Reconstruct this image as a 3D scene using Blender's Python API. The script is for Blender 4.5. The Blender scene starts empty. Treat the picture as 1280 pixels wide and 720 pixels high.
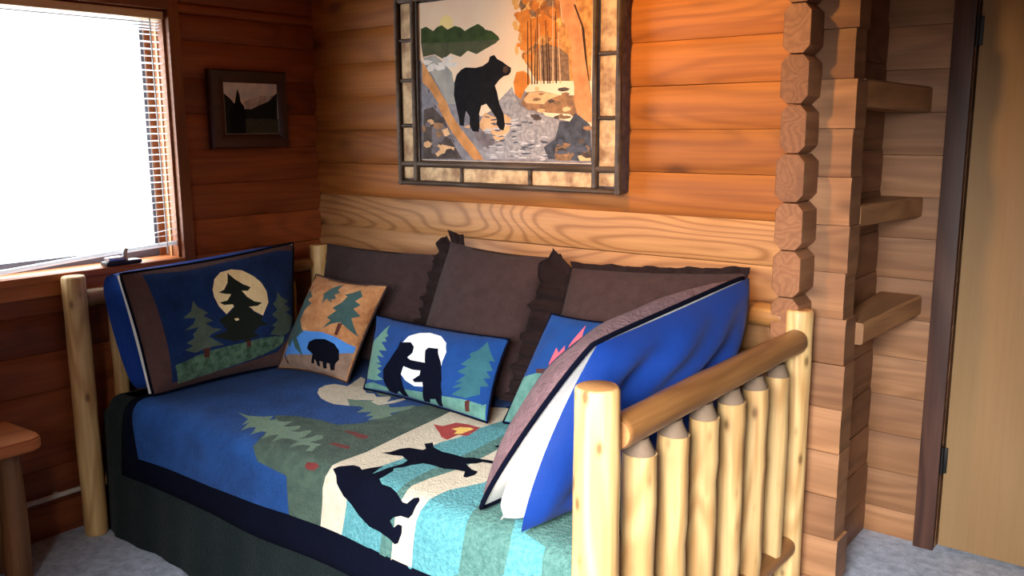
import bpy, bmesh, math, random
from mathutils import Vector, Matrix
from mathutils.geometry import delaunay_2d_cdt

SC = bpy.context.scene
COL = SC.collection
random.seed(7)
PI = math.pi

# ---------- camera ----------
cam_data = bpy.data.cameras.new('camera')
cam_data.sensor_width = 36.0
cam_data.lens = 1115.94/1280*36.0
cam_data.clip_start = .05
cam = bpy.data.objects.new('camera', cam_data)
COL.objects.link(cam)
_y, _p, _r = -.673744, .177999, -.006344
_f = Vector((math.sin(_y)*math.cos(_p), math.cos(_y)*math.cos(_p), -math.sin(_p)))
_ri = Vector((math.cos(_y), -math.sin(_y), 0)); _up = _ri.cross(_f)
_R = math.cos(_r)*_ri+math.sin(_r)*_up; _U = -math.sin(_r)*_ri+math.cos(_r)*_up
_m = Matrix((_R, _U, -_f)).transposed().to_4x4()
_m.translation = Vector((3.2111, -2.6307, 1.46))
cam.matrix_world = _m
SC.camera = cam

# ---------- world, lamps, exposure ----------
SKY = 16.0
world = bpy.data.worlds.new('sky'); SC.world = world
world.use_nodes = True
bg = world.node_tree.nodes['Background']
bg.inputs[0].default_value = (.88, .95, 1.0, 1); bg.inputs[1].default_value = SKY

def area(name, loc, target, sx, sy, power, color, portal=False, spread=180):
    d = bpy.data.lights.new(name, 'AREA'); d.shape = 'RECTANGLE'; d.size = sx; d.size_y = sy
    d.energy = power; d.color = color; d.spread = math.radians(spread)
    if portal: d.cycles.is_portal = True
    o = bpy.data.objects.new(name, d); COL.objects.link(o)
    o.location = loc
    o.rotation_euler = (Vector(target)-Vector(loc)).to_track_quat('-Z', 'Y').to_euler()
    return o
area('window_portal', (-.17, -1.36, 1.43), (1, -1.36, 1.43), 1.3, .93, 1, (1, 1, 1), portal=True)
area('rear_fill_light', (2.95, -3.20, 1.55), (1.85, -.40, .10), 1.0, .75, 35, (.97, .98, 1.0), spread=62)  # unseen fill added inside the closed rear wall, standing in for window daylight
sd = bpy.data.lights.new('track_lamp', 'SPOT'); sd.energy = 108; sd.color = (1.0, .50, .12); sd.spot_size = math.radians(64); sd.spot_blend = .9; sd.shadow_soft_size = .05
so = bpy.data.objects.new('track_lamp', sd); COL.objects.link(so); so.location = (1.70, -1.35, 2.34)
so.rotation_euler = (Vector((1.74, 0, 1.50))-Vector(so.location)).to_track_quat('-Z', 'Y').to_euler()
SC.view_settings.view_transform = 'Standard'
SC.view_settings.look = 'None'
SC.view_settings.gamma = 1.0
SC.view_settings.use_curve_mapping = False
SC.view_settings.exposure = 0.0
SC.cycles.use_denoising = True
SC.cycles.max_bounces = 8
SC.cycles.sample_clamp_indirect = 6.0

# ---------- soft surfaces (pure maths, metres) ----------
def v_add(a, b): return (a[0]+b[0], a[1]+b[1], a[2]+b[2])
def v_sub(a, b): return (a[0]-b[0], a[1]-b[1], a[2]-b[2])
def v_mul(a, k): return (a[0]*k, a[1]*k, a[2]*k)
def v_cross(a, b): return (a[1]*b[2]-a[2]*b[1], a[2]*b[0]-a[0]*b[2], a[0]*b[1]-a[1]*b[0])
def v_norm(a):
    l = math.sqrt(a[0]**2+a[1]**2+a[2]**2) or 1.0
    return (a[0]/l, a[1]/l, a[2]/l)

QX0, QX1, QT = .285, 2.185, 1.262      # the quilt: left edge, right edge, length back to front
QBACK, QFOLD, QR, QZ = -.12, -1.075, .065, .536
def quilt_point(s, t):
    """s along the bed (m), t from the back edge forward and over the front fold (m)"""
    flat = QBACK-QFOLD
    if t <= flat:
        y, z = QBACK-t, QZ
    else:
        a = (t-flat)/QR
        if a <= 1.45:
            y, z = QFOLD-QR*math.sin(a), QZ-QR+QR*math.cos(a)
        else:
            r = t-flat-QR*1.45
            y = QFOLD-QR*math.sin(1.45)-.10*r
            z = QZ-QR+QR*math.cos(1.45)-.995*r
    w = .003*math.sin(s*11+t*4)*math.sin(t*9+s*3)
    if t > flat: y += w*1.5-.006*math.sin(s*8.0)*min(1, (t-flat)/.15)
    else: z += w*.6
    return (s, y, z)

def pillow_frame(c):
    A, B, C_, D = c
    n = v_norm(v_cross(v_sub(v_add(B, C_), v_add(A, D)), v_sub(v_add(D, C_), v_add(A, B))))
    return n
def pillow_point(c, T, pull, u, v, side=1, n=None, seed=0.0, crease=.004, pw=.6):
    """c: corners bottom-left, bottom-right, top-right, top-left as seen from its front"""
    A, B, C_, D = c
    if n is None: n = pillow_frame(c)
    pu, pv, rc = pull if isinstance(pull, tuple) else (pull, pull*1.2, 0.0)
    k = rc*abs(2*u-1)**7*abs(2*v-1)**7
    uu = .5+(u-.5)*(1-pu*(1-(2*v-1)**2)-k)
    vv = .5+(v-.5)*(1-pv*(1-(2*u-1)**2)-k)
    p = v_add(v_add(v_mul(A, (1-uu)*(1-vv)), v_mul(B, uu*(1-vv))), v_add(v_mul(C_, uu*vv), v_mul(D, (1-uu)*vv)))
    gu = max(0.0, 1-abs(2*u-1)**2.4)**pw
    gv = max(0.0, 1-abs(2*v-1)**2.4)**pw
    h = T*gu*gv
    e = min(1.0, 4*min(u, 1-u, v, 1-v))
    h += crease*e*(math.sin(9*u+5*v+seed)*math.sin(7*v-4*u+seed*2)+.6*math.sin(21*u-13*v+seed*3))
    return v_add(p, v_mul(n, side*h))

# corners of every cushion: bottom-left, bottom-right, top-right, top-left from its front
CUSH = {
 'moon':  (((.372,-1.078,.548),(.412,-.50,.548),(.295,-.385,1.012),(.300,-1.125,.980)), .085, (.03, .06, .015), 1.0),
 'tan':   (((.425,-.590,.552),(.790,-.560,.552),(.855,-.405,.895),(.445,-.400,.895)), .080, .06, 2.0),
 'bears': (((.895,-.575,.552),(1.482,-.592,.552),(1.455,-.445,.788),(.825,-.440,.786)), .075, .05, 3.0),
 'camp':  (((1.520,-.560,.552),(1.800,-.560,.552),(1.850,-.410,.885),(1.597,-.410,.884)), .050, .03, 4.0),
 'brown_left':   (((.330,-.330,.556),(.900,-.340,.556),(.868,-.165,.982),(.235,-.165,.978)), .070, .03, 5.0),
 'brown_centre': (((.930,-.375,.556),(1.395,-.385,.556),(1.425,-.195,1.023),(.972,-.190,1.040)), .080, .03, 6.0),
 'brown_right':  (((1.500,-.380,.556),(2.030,-.300,.556),(2.118,-.118,1.024),(1.522,-.190,.994)), .055, .03, 7.0),
 'flap_front':   (((1.900,-.400,.560),(1.877,-1.099,.548),(2.080,-.915,.957),(2.165,-.248,1.040)), .138, (-.09, .0, .025), 8.0),
}
PATTERN = {
 'quilt': [
  ('sky', [(0.385,1.183), (0.798,1.175), (1.207,1.157), (1.333,1.175), (1.400,1.160), (1.400,0.050), (0.335,0.050), (0.329,0.990)]),
  ('olive', [(1.144,0.466), (1.155,0.601), (1.134,0.685), (1.086,0.740), (1.005,0.743), (0.911,0.765), (0.852,0.800), (0.912,0.861), (0.996,0.964), (1.004,1.000), (1.053,1.037), (1.189,1.048), (1.207,1.157), (1.333,1.175), (1.450,1.160), (1.427,1.095), (1.477,0.939), (1.412,0.578), (1.344,0.347), (1.400,0.300), (1.280,0.300)]),
  ('spruce', [(0.724,0.860), (0.785,0.861), (0.834,0.834), (0.852,0.811), (0.874,0.843), (0.889,0.823), (0.908,0.832), (0.948,0.805), (0.955,0.852), (0.975,0.847), (0.997,0.812), (1.016,0.837), (1.016,0.868), (1.041,0.858), (1.053,0.825), (1.070,0.829), (1.091,0.876), (1.093,0.898), (1.114,0.875), (1.111,0.842), (1.129,0.833), (1.153,0.855), (1.151,0.879), (1.144,0.898), (1.175,0.894), (1.190,0.889), (1.192,0.913), (1.213,0.944), (1.193,0.953), (1.175,0.918), (1.150,0.923), (1.135,0.941), (1.131,0.963), (1.113,0.914), (1.073,0.912), (1.048,0.923), (1.048,0.961), (1.012,0.910), (0.997,0.929), (1.002,0.964), (0.961,0.917), (0.943,0.924), (0.944,0.962), (0.898,0.911), (0.882,0.925), (0.890,0.958), (0.862,0.925), (0.843,0.897), (0.846,0.927), (0.815,0.882)]),
  ('logred', [(1.148,0.772), (1.160,0.756), (1.195,0.754), (1.249,0.754), (1.259,0.779), (1.236,0.786), (1.194,0.775)]),
  ('logred', [(1.199,0.873), (1.210,0.857), (1.273,0.850), (1.283,0.869), (1.253,0.874)]),
  ('logred', [(1.248,1.005), (1.247,0.992), (1.278,0.985), (1.299,0.991), (1.289,1.009), (1.262,1.012)]),
  ('cream', [(0.760,0.553), (0.722,0.516), (0.709,0.475), (0.722,0.444), (0.758,0.438), (0.785,0.435), (0.751,0.362), (0.729,0.320), (0.785,0.338), (0.859,0.421), (0.901,0.448), (0.928,0.437), (0.965,0.460), (0.998,0.427), (1.016,0.440), (1.038,0.482), (1.053,0.412), (1.071,0.424), (1.069,0.475), (1.045,0.525), (0.994,0.513), (0.989,0.493), (0.907,0.542), (0.970,0.587), (0.911,0.605), (0.863,0.598), (0.816,0.584)]),
  ('spruce', [(0.898,0.537), (0.953,0.521), (0.989,0.493), (0.994,0.513), (1.045,0.525), (1.068,0.500), (1.093,0.519), (1.119,0.492), (1.144,0.449), (1.159,0.491), (1.146,0.530), (1.139,0.564), (1.161,0.574), (1.152,0.615), (1.130,0.653), (1.115,0.610), (1.096,0.631), (1.080,0.588), (1.043,0.622), (1.029,0.575), (1.002,0.571), (0.971,0.586)]),
  ('spruce', [(0.801,0.363), (0.817,0.334), (0.878,0.341), (0.985,0.394), (1.021,0.418), (0.956,0.441), (0.916,0.420), (0.900,0.432), (0.866,0.425)]),
  ('cream', [(1.333,1.175), (1.341,1.080), (1.343,1.015), (1.337,0.976), (1.340,0.916), (1.343,0.851), (1.330,0.754), (1.313,0.646), (1.290,0.483), (1.270,0.364), (1.400,0.280), (1.450,0.280), (1.479,0.345), (1.464,0.488), (1.472,0.587), (1.456,0.661), (1.462,0.811), (1.456,0.886), (1.450,0.960), (1.442,1.004), (1.437,1.069), (1.417,1.186), (1.545,1.160), (1.470,1.160)]),
  ('teal', [(1.417,1.186), (1.437,1.069), (1.442,1.004), (1.450,0.960), (1.456,0.886), (1.462,0.811), (1.456,0.661), (1.472,0.587), (1.464,0.488), (1.479,0.345), (1.500,0.300), (1.560,0.300), (1.567,0.514), (1.576,0.640), (1.577,0.758), (1.586,0.876), (1.606,0.982), (1.606,1.044), (1.586,1.111), (1.610,1.160), (1.545,1.160)]),
  ('sage', [(1.579,1.181), (1.586,1.111), (1.606,1.044), (1.606,0.982), (1.586,0.876), (1.577,0.758), (1.576,0.640), (1.567,0.514), (1.560,0.300), (1.620,0.300), (1.628,0.600), (1.641,0.772), (1.624,0.882), (1.622,0.946), (1.637,0.996), (1.632,1.110), (1.626,1.184), (1.630,1.160), (1.610,1.160)]),
  ('cream', [(1.626,1.184), (1.632,1.110), (1.637,0.996), (1.622,0.946), (1.624,0.882), (1.641,0.772), (1.628,0.600), (1.620,0.300), (1.720,0.300), (1.757,0.813), (1.716,0.909), (1.714,0.973), (1.714,1.009), (1.710,1.069), (1.703,1.179), (1.690,1.160), (1.630,1.160)]),
  ('teal', [(1.703,1.179), (1.710,1.069), (1.714,1.009), (1.714,0.973), (1.716,0.909), (1.757,0.813), (1.720,0.300), (1.840,0.300), (1.836,0.922), (1.856,0.978), (1.869,1.036), (1.859,1.130), (1.800,1.160), (1.690,1.160)]),
  ('sage', [(1.859,1.130), (1.869,1.036), (1.856,0.978), (1.836,0.922), (1.840,0.300), (1.950,0.300), (1.916,0.862), (1.982,0.971), (2.001,1.025), (1.994,1.090), (1.900,1.160), (1.800,1.160)]),
  ('teal', [(1.994,1.090), (2.001,1.025), (1.982,0.971), (1.916,0.862), (1.950,0.300), (2.020,0.300), (2.020,0.980), (2.090,0.997), (2.099,1.058), (1.980,1.160), (1.900,1.160)]),
  ('sage', [(2.099,1.058), (2.090,0.997), (2.020,0.980), (2.020,0.300), (2.180,0.300), (2.180,1.160), (1.980,1.160)]),
  ('navy', [(0.280,1.186), (0.800,1.176), (1.200,1.158), (1.500,1.162), (1.750,1.166), (2.190,1.168), (2.190,1.270), (0.280,1.270)]),
  ('red', [(1.325,0.550), (1.359,0.545), (1.369,0.494), (1.411,0.482), (1.445,0.484), (1.463,0.484), (1.476,0.536), (1.483,0.569), (1.454,0.578), (1.458,0.632), (1.428,0.625), (1.395,0.599), (1.357,0.574)]),
  ('flame', [(1.399,0.548), (1.410,0.518), (1.438,0.503), (1.456,0.508), (1.455,0.538), (1.456,0.565), (1.437,0.579), (1.427,0.553)]),
  ('navy', [(1.351,0.986), (1.360,0.971), (1.388,0.942), (1.412,0.940), (1.434,0.951), (1.441,0.928), (1.460,0.895), (1.468,0.924), (1.479,0.954), (1.486,0.930), (1.482,0.899), (1.492,0.884), (1.509,0.906), (1.517,0.940), (1.518,0.968), (1.542,0.982), (1.575,0.981), (1.607,0.990), (1.644,1.007), (1.660,1.006), (1.669,0.986), (1.682,0.979), (1.692,0.987), (1.693,1.007), (1.694,1.025), (1.684,1.038), (1.655,1.040), (1.629,1.051), (1.616,1.064), (1.632,1.077), (1.648,1.063), (1.663,1.063), (1.664,1.082), (1.652,1.112), (1.639,1.119), (1.618,1.111), (1.576,1.105), (1.533,1.105), (1.489,1.088), (1.456,1.065), (1.424,1.049), (1.392,1.022), (1.377,1.002)]),
  ('navy', [(1.381,0.828), (1.396,0.807), (1.401,0.772), (1.415,0.749), (1.437,0.743), (1.458,0.737), (1.459,0.725), (1.428,0.699), (1.439,0.675), (1.468,0.701), (1.510,0.712), (1.552,0.706), (1.590,0.706), (1.614,0.690), (1.642,0.684), (1.677,0.676), (1.688,0.695), (1.657,0.702), (1.650,0.722), (1.629,0.740), (1.669,0.763), (1.695,0.765), (1.704,0.789), (1.698,0.818), (1.687,0.817), (1.666,0.787), (1.631,0.793), (1.606,0.806), (1.566,0.805), (1.533,0.810), (1.517,0.838), (1.510,0.866), (1.495,0.889), (1.499,0.918), (1.512,0.966), (1.493,0.954), (1.481,0.943), (1.480,0.895), (1.489,0.850), (1.482,0.823), (1.445,0.808), (1.419,0.821)]),
  ('navy', [(1.601,0.582), (1.612,0.565), (1.628,0.574), (1.617,0.589)]),
 ],
 'moon': [
  ('shaded_sky', [(0.096,0.969), (0.314,0.947), (0.562,0.963), (0.873,0.963), (0.988,0.928), (0.988,0.749), (0.988,0.335), (0.889,0.197), (0.825,0.120), (0.477,0.068), (0.111,0.064)]),
  ('moon', [(0.405,0.751), (0.433,0.837), (0.481,0.884), (0.548,0.892), (0.608,0.866), (0.660,0.803), (0.707,0.727), (0.744,0.643), (0.753,0.551), (0.705,0.450), (0.643,0.503), (0.619,0.539), (0.519,0.582), (0.463,0.525), (0.425,0.609), (0.406,0.690)]),
  ('dark_tree', [(0.518,0.868), (0.550,0.804), (0.594,0.744), (0.633,0.709), (0.613,0.684), (0.576,0.695), (0.602,0.634), (0.647,0.584), (0.706,0.559), (0.672,0.541), (0.607,0.549), (0.630,0.506), (0.705,0.442), (0.689,0.416), (0.739,0.366), (0.671,0.367), (0.630,0.325), (0.666,0.286), (0.604,0.279), (0.592,0.230), (0.568,0.236), (0.562,0.283), (0.495,0.286), (0.352,0.366), (0.451,0.388), (0.410,0.492), (0.468,0.520), (0.517,0.567), (0.510,0.597), (0.458,0.607), (0.433,0.634), (0.483,0.638), (0.511,0.684), (0.469,0.700), (0.438,0.719), (0.473,0.733), (0.502,0.786)]),
  ('pine', [(0.285,0.694), (0.299,0.636), (0.353,0.568), (0.323,0.554), (0.378,0.494), (0.327,0.489), (0.370,0.435), (0.419,0.413), (0.354,0.388), (0.337,0.370), (0.424,0.277), (0.347,0.285), (0.325,0.248), (0.310,0.282), (0.252,0.264), (0.190,0.306), (0.238,0.327), (0.203,0.361), (0.252,0.389), (0.244,0.421), (0.286,0.468), (0.204,0.464), (0.258,0.506), (0.274,0.546), (0.210,0.566), (0.260,0.610)]),
  ('pine', [(0.827,0.623), (0.854,0.572), (0.921,0.521), (0.885,0.506), (0.951,0.450), (0.893,0.438), (0.973,0.381), (0.934,0.277), (0.864,0.245), (0.752,0.282), (0.799,0.331), (0.768,0.352), (0.824,0.385), (0.773,0.441), (0.819,0.475), (0.786,0.528), (0.816,0.558)]),
  ('hill', [(0.133,0.202), (0.198,0.216), (0.261,0.239), (0.346,0.256), (0.448,0.258), (0.568,0.259), (0.679,0.265), (0.801,0.254), (0.880,0.239), (0.865,0.186), (0.807,0.153), (0.698,0.116), (0.594,0.096), (0.475,0.076), (0.359,0.059), (0.244,0.052), (0.147,0.044)]),
  ('bark', [(0.300,0.285), (0.336,0.281), (0.333,0.200), (0.302,0.207)]),
  ('bark', [(0.574,0.265), (0.604,0.264), (0.611,0.213), (0.581,0.215)]),
  ('moon', [(0.503,0.476), (0.528,0.475), (0.534,0.456), (0.512,0.453)]),
 ],
 'tan': [
  ('lake', [(0.188,0.362), (0.393,0.386), (0.630,0.400), (0.810,0.385), (0.929,0.353), (0.988,0.347), (0.988,0.286), (0.920,0.255), (0.778,0.203), (0.482,0.145), (0.208,0.128), (0.098,0.093)]),
  ('ground', [(0.098,0.093), (0.208,0.128), (0.482,0.145), (0.778,0.203), (0.920,0.255), (0.988,0.286), (0.988,0.145), (0.988,0.012), (0.750,0.012), (0.339,0.012), (0.012,0.012)]),
  ('fir', [(0.789,0.914), (0.866,0.843), (0.829,0.780), (0.896,0.753), (0.852,0.699), (0.939,0.643), (0.874,0.603), (0.983,0.446), (0.882,0.494), (0.794,0.539), (0.713,0.498), (0.628,0.434), (0.695,0.536), (0.621,0.559), (0.696,0.646), (0.626,0.669), (0.693,0.747), (0.713,0.819), (0.667,0.834), (0.741,0.870)]),
  ('fir', [(0.520,0.964), (0.529,0.880), (0.592,0.848), (0.538,0.818), (0.602,0.777), (0.540,0.757), (0.595,0.719), (0.475,0.761), (0.461,0.700), (0.393,0.808), (0.437,0.891)]),
  ('fir', [(0.112,0.823), (0.275,0.751), (0.211,0.713), (0.311,0.680), (0.234,0.588), (0.222,0.486), (0.360,0.371), (0.290,0.303), (0.439,0.126), (0.308,0.189), (0.233,0.280), (0.215,0.201), (0.012,0.286), (0.012,0.482), (0.012,0.622)]),
  ('bark', [(0.781,0.526), (0.819,0.530), (0.813,0.405), (0.782,0.407)]),
  ('bark', [(0.012,0.266), (0.012,0.269), (0.202,0.040), (0.171,0.039)]),
  ('black', [(0.486,0.206), (0.485,0.277), (0.564,0.315), (0.695,0.339), (0.812,0.317), (0.875,0.268), (0.890,0.180), (0.858,0.134), (0.851,0.069), (0.805,0.058), (0.799,0.117), (0.766,0.117), (0.760,0.064), (0.713,0.054), (0.714,0.115), (0.668,0.115), (0.673,0.063), (0.633,0.065), (0.627,0.099), (0.601,0.122), (0.587,0.075), (0.548,0.073), (0.574,0.163), (0.534,0.184)]),
 ],
 'bears': [
  ('meadow', [(0.012,0.060), (0.111,0.091), (0.249,0.060), (0.409,0.087), (0.591,0.109), (0.728,0.126), (0.853,0.158), (0.977,0.170), (0.988,0.196), (0.988,0.077), (0.988,0.012), (0.922,0.012), (0.679,0.012), (0.509,0.012), (0.313,0.025), (0.012,0.012)]),
  ('white', [(0.361,0.664), (0.391,0.768), (0.455,0.844), (0.522,0.880), (0.606,0.864), (0.678,0.773), (0.704,0.656), (0.689,0.514), (0.702,0.308), (0.561,0.166), (0.491,0.149), (0.424,0.189), (0.393,0.249), (0.373,0.413)]),
  ('pale_tree', [(0.182,0.885), (0.177,0.766), (0.204,0.721), (0.174,0.687), (0.203,0.642), (0.148,0.619), (0.240,0.511), (0.138,0.505), (0.225,0.417), (0.130,0.431), (0.190,0.343), (0.134,0.337), (0.210,0.303), (0.151,0.271), (0.200,0.236), (0.153,0.183), (0.218,0.142), (0.132,0.116), (0.031,0.127), (0.012,0.349), (0.012,0.589), (0.101,0.700)]),
  ('blue_tree', [(0.901,0.916), (0.940,0.808), (0.985,0.693), (0.958,0.680), (0.988,0.585), (0.961,0.551), (0.988,0.496), (0.957,0.462), (0.988,0.396), (0.948,0.360), (0.955,0.272), (0.877,0.180), (0.783,0.169), (0.852,0.286), (0.787,0.248), (0.853,0.349), (0.807,0.321), (0.862,0.439), (0.807,0.451), (0.861,0.548), (0.816,0.546), (0.864,0.664), (0.846,0.702), (0.883,0.773), (0.896,0.845)]),
  ('navy', [(0.346,0.755), (0.346,0.660), (0.422,0.688), (0.452,0.640), (0.454,0.554), (0.424,0.479), (0.459,0.454), (0.532,0.457), (0.572,0.462), (0.545,0.625), (0.562,0.669), (0.620,0.674), (0.640,0.680), (0.652,0.612), (0.683,0.511), (0.721,0.317), (0.714,0.156), (0.685,0.012), (0.649,0.012), (0.650,0.068), (0.603,0.052), (0.585,0.015), (0.537,0.012), (0.568,0.159), (0.563,0.218), (0.495,0.195), (0.483,0.221), (0.542,0.294), (0.548,0.350), (0.488,0.336), (0.413,0.354), (0.393,0.249), (0.398,0.102), (0.414,0.019), (0.369,0.012), (0.347,0.050), (0.309,0.012), (0.252,0.026), (0.218,0.153), (0.218,0.261), (0.286,0.409), (0.332,0.566)]),
  ('bark', [(0.870,0.147), (0.901,0.175), (0.891,0.051), (0.858,0.035)]),
 ],
 'camp': [
  ('meadow', [(0.012,0.012), (0.988,0.012), (0.988,0.360), (0.547,0.476), (0.249,0.462), (0.012,0.400)]),
  ('flamepink', [(0.426,0.504), (0.405,0.559), (0.399,0.707), (0.473,0.664), (0.502,0.738), (0.556,0.665), (0.558,0.775), (0.601,0.949), (0.688,0.755), (0.722,0.582), (0.611,0.474)]),
  ('bark', [(0.214,0.497), (0.421,0.513), (0.431,0.468), (0.249,0.462)]),
 ],
 'painting': [
  ('water', [(0.686,1.336), (1.501,1.336), (1.501,1.460), (1.300,1.500), (1.200,1.600), (1.120,1.550), (1.000,1.500), (0.900,1.600), (0.800,1.700), (0.686,1.720)]),
  ('glow', [(0.796,1.842), (0.808,1.868), (0.828,1.880), (0.850,1.878), (0.868,1.858), (0.867,1.832), (0.826,1.827)]),
  ('forest', [(0.699,1.784), (0.701,1.838), (0.728,1.845), (0.766,1.826), (0.789,1.840), (0.812,1.844), (0.841,1.826), (0.878,1.837), (0.907,1.829), (0.928,1.815), (0.957,1.826), (0.993,1.836), (1.020,1.821), (1.027,1.813), (1.058,1.806), (1.088,1.786), (1.095,1.774), (0.956,1.776), (0.810,1.780)]),
  ('reflect', [(0.699,1.784), (0.810,1.780), (0.956,1.776), (1.095,1.774), (1.074,1.761), (1.026,1.744), (0.984,1.728), (0.941,1.743), (0.904,1.722), (0.854,1.738), (0.816,1.718), (0.771,1.739), (0.709,1.732)]),
  ('mist', [(0.709,1.729), (0.771,1.737), (0.808,1.713), (0.859,1.668), (0.873,1.603), (0.879,1.549), (0.834,1.550), (0.790,1.617), (0.738,1.684)]),
  ('autumn', [(1.193,1.902), (1.362,1.887), (1.368,1.839), (1.392,1.766), (1.405,1.684), (1.405,1.616), (1.344,1.618), (1.262,1.621), (1.224,1.673), (1.198,1.704), (1.205,1.739), (1.179,1.770), (1.192,1.814), (1.173,1.840), (1.199,1.863), (1.179,1.884)]),
  ('autumn', [(1.368,1.891), (1.497,1.879), (1.496,1.736), (1.492,1.613), (1.405,1.616), (1.387,1.742)]),
  ('autumn2', [(1.193,1.902), (1.362,1.887), (1.368,1.839), (1.344,1.793), (1.231,1.791), (1.192,1.814)]),
  ('trunks', [(1.339,1.887), (1.322,1.903), (1.305,1.897), (1.305,1.878), (1.315,1.866), (1.332,1.874)]),
  ('orange', [(1.283,1.745), (1.269,1.754), (1.255,1.753), (1.253,1.738), (1.261,1.732), (1.275,1.734)]),
  ('orange', [(1.297,1.863), (1.289,1.873), (1.279,1.867), (1.278,1.851), (1.284,1.836), (1.292,1.842)]),
  ('trunks', [(1.219,1.786), (1.213,1.796), (1.201,1.795), (1.201,1.777), (1.208,1.766), (1.218,1.769)]),
  ('gold', [(1.226,1.745), (1.212,1.751), (1.196,1.749), (1.188,1.739), (1.203,1.730), (1.223,1.736)]),
  ('autumn2', [(1.243,1.821), (1.235,1.828), (1.226,1.826), (1.222,1.815), (1.231,1.809), (1.243,1.813)]),
  ('gold', [(1.217,1.873), (1.208,1.882), (1.195,1.877), (1.196,1.866), (1.202,1.862), (1.215,1.863)]),
  ('orange', [(1.285,1.739), (1.274,1.748), (1.258,1.742), (1.252,1.731), (1.266,1.724), (1.279,1.727)]),
  ('orange', [(1.310,1.818), (1.303,1.823), (1.291,1.822), (1.288,1.812), (1.297,1.807), (1.310,1.809)]),
  ('gold', [(1.256,1.930), (1.246,1.944), (1.230,1.938), (1.230,1.920), (1.239,1.905), (1.253,1.914)]),
  ('trunks', [(1.331,1.896), (1.321,1.912), (1.310,1.903), (1.309,1.884), (1.315,1.873), (1.327,1.877)]),
  ('gold', [(1.240,1.885), (1.231,1.896), (1.216,1.888), (1.217,1.875), (1.224,1.866), (1.239,1.868)]),
  ('autumn2', [(1.365,1.932), (1.360,1.944), (1.351,1.937), (1.348,1.921), (1.356,1.905), (1.364,1.914)]),
  ('trunks', [(1.354,1.904), (1.340,1.912), (1.326,1.911), (1.324,1.895), (1.334,1.886), (1.348,1.889)]),
  ('gold', [(1.239,1.843), (1.226,1.860), (1.215,1.848), (1.209,1.831), (1.220,1.817), (1.235,1.825)]),
  ('gold', [(1.368,1.819), (1.359,1.830), (1.346,1.824), (1.346,1.810), (1.353,1.799), (1.368,1.804)]),
  ('autumn2', [(1.233,1.847), (1.222,1.854), (1.211,1.853), (1.206,1.840), (1.217,1.834), (1.231,1.836)]),
  ('gold', [(1.295,1.903), (1.286,1.919), (1.270,1.913), (1.271,1.893), (1.279,1.877), (1.293,1.889)]),
  ('gold', [(1.323,1.728), (1.313,1.736), (1.296,1.732), (1.293,1.721), (1.306,1.714), (1.322,1.716)]),
  ('gold', [(1.348,1.720), (1.337,1.734), (1.323,1.726), (1.317,1.710), (1.329,1.702), (1.345,1.702)]),
  ('autumn2', [(1.328,1.764), (1.319,1.768), (1.311,1.767), (1.310,1.759), (1.315,1.752), (1.322,1.754)]),
  ('trunks', [(1.324,1.803), (1.315,1.811), (1.305,1.809), (1.305,1.798), (1.311,1.791), (1.321,1.795)]),
  ('autumn2', [(1.262,1.842), (1.253,1.854), (1.240,1.851), (1.235,1.832), (1.247,1.821), (1.260,1.827)]),
  ('trunks', [(1.294,1.734), (1.285,1.744), (1.277,1.740), (1.275,1.728), (1.280,1.720), (1.292,1.722)]),
  ('trunks', [(1.232,1.827), (1.220,1.836), (1.206,1.829), (1.202,1.818), (1.215,1.809), (1.226,1.812)]),
  ('trunks', [(1.262,1.846), (1.256,1.855), (1.245,1.851), (1.242,1.837), (1.251,1.827), (1.261,1.834)]),
  ('autumn2', [(1.243,1.750), (1.233,1.762), (1.218,1.761), (1.219,1.739), (1.227,1.725), (1.237,1.729)]),
  ('gold', [(1.234,1.761), (1.227,1.766), (1.215,1.765), (1.212,1.755), (1.222,1.749), (1.234,1.753)]),
  ('trunks', [(1.259,1.857), (1.250,1.863), (1.236,1.863), (1.233,1.852), (1.243,1.846), (1.259,1.848)]),
  ('orange', [(1.334,1.743), (1.326,1.749), (1.317,1.747), (1.316,1.738), (1.322,1.731), (1.332,1.733)]),
  ('autumn2', [(1.247,1.889), (1.240,1.900), (1.233,1.896), (1.230,1.880), (1.236,1.868), (1.243,1.875)]),
  ('gold', [(1.243,1.760), (1.233,1.767), (1.216,1.766), (1.214,1.749), (1.226,1.734), (1.243,1.744)]),
  ('autumn2', [(1.356,1.775), (1.349,1.785), (1.336,1.785), (1.335,1.766), (1.344,1.756), (1.353,1.759)]),
  ('orange', [(1.256,1.819), (1.247,1.826), (1.235,1.824), (1.233,1.810), (1.242,1.794), (1.250,1.805)]),
  ('orange', [(1.349,1.855), (1.335,1.866), (1.320,1.860), (1.317,1.846), (1.326,1.836), (1.341,1.838)]),
  ('autumn2', [(1.215,1.716), (1.207,1.722), (1.198,1.719), (1.196,1.709), (1.202,1.698), (1.212,1.705)]),
  ('orange', [(1.315,1.737), (1.304,1.744), (1.289,1.741), (1.289,1.729), (1.298,1.720), (1.312,1.726)]),
  ('orange', [(1.337,1.803), (1.332,1.819), (1.324,1.808), (1.323,1.792), (1.328,1.779), (1.337,1.785)]),
  ('trunks', [(1.340,1.893), (1.332,1.902), (1.320,1.899), (1.318,1.882), (1.326,1.871), (1.342,1.873)]),
  ('trunks', [(1.287,1.811), (1.279,1.817), (1.266,1.815), (1.267,1.805), (1.273,1.799), (1.286,1.802)]),
  ('gold', [(1.286,1.886), (1.274,1.899), (1.260,1.891), (1.257,1.876), (1.269,1.867), (1.283,1.867)]),
  ('gold', [(1.257,1.919), (1.252,1.934), (1.240,1.926), (1.237,1.908), (1.247,1.900), (1.257,1.900)]),
  ('orange', [(1.267,1.886), (1.258,1.900), (1.247,1.895), (1.244,1.875), (1.252,1.858), (1.265,1.864)]),
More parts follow.
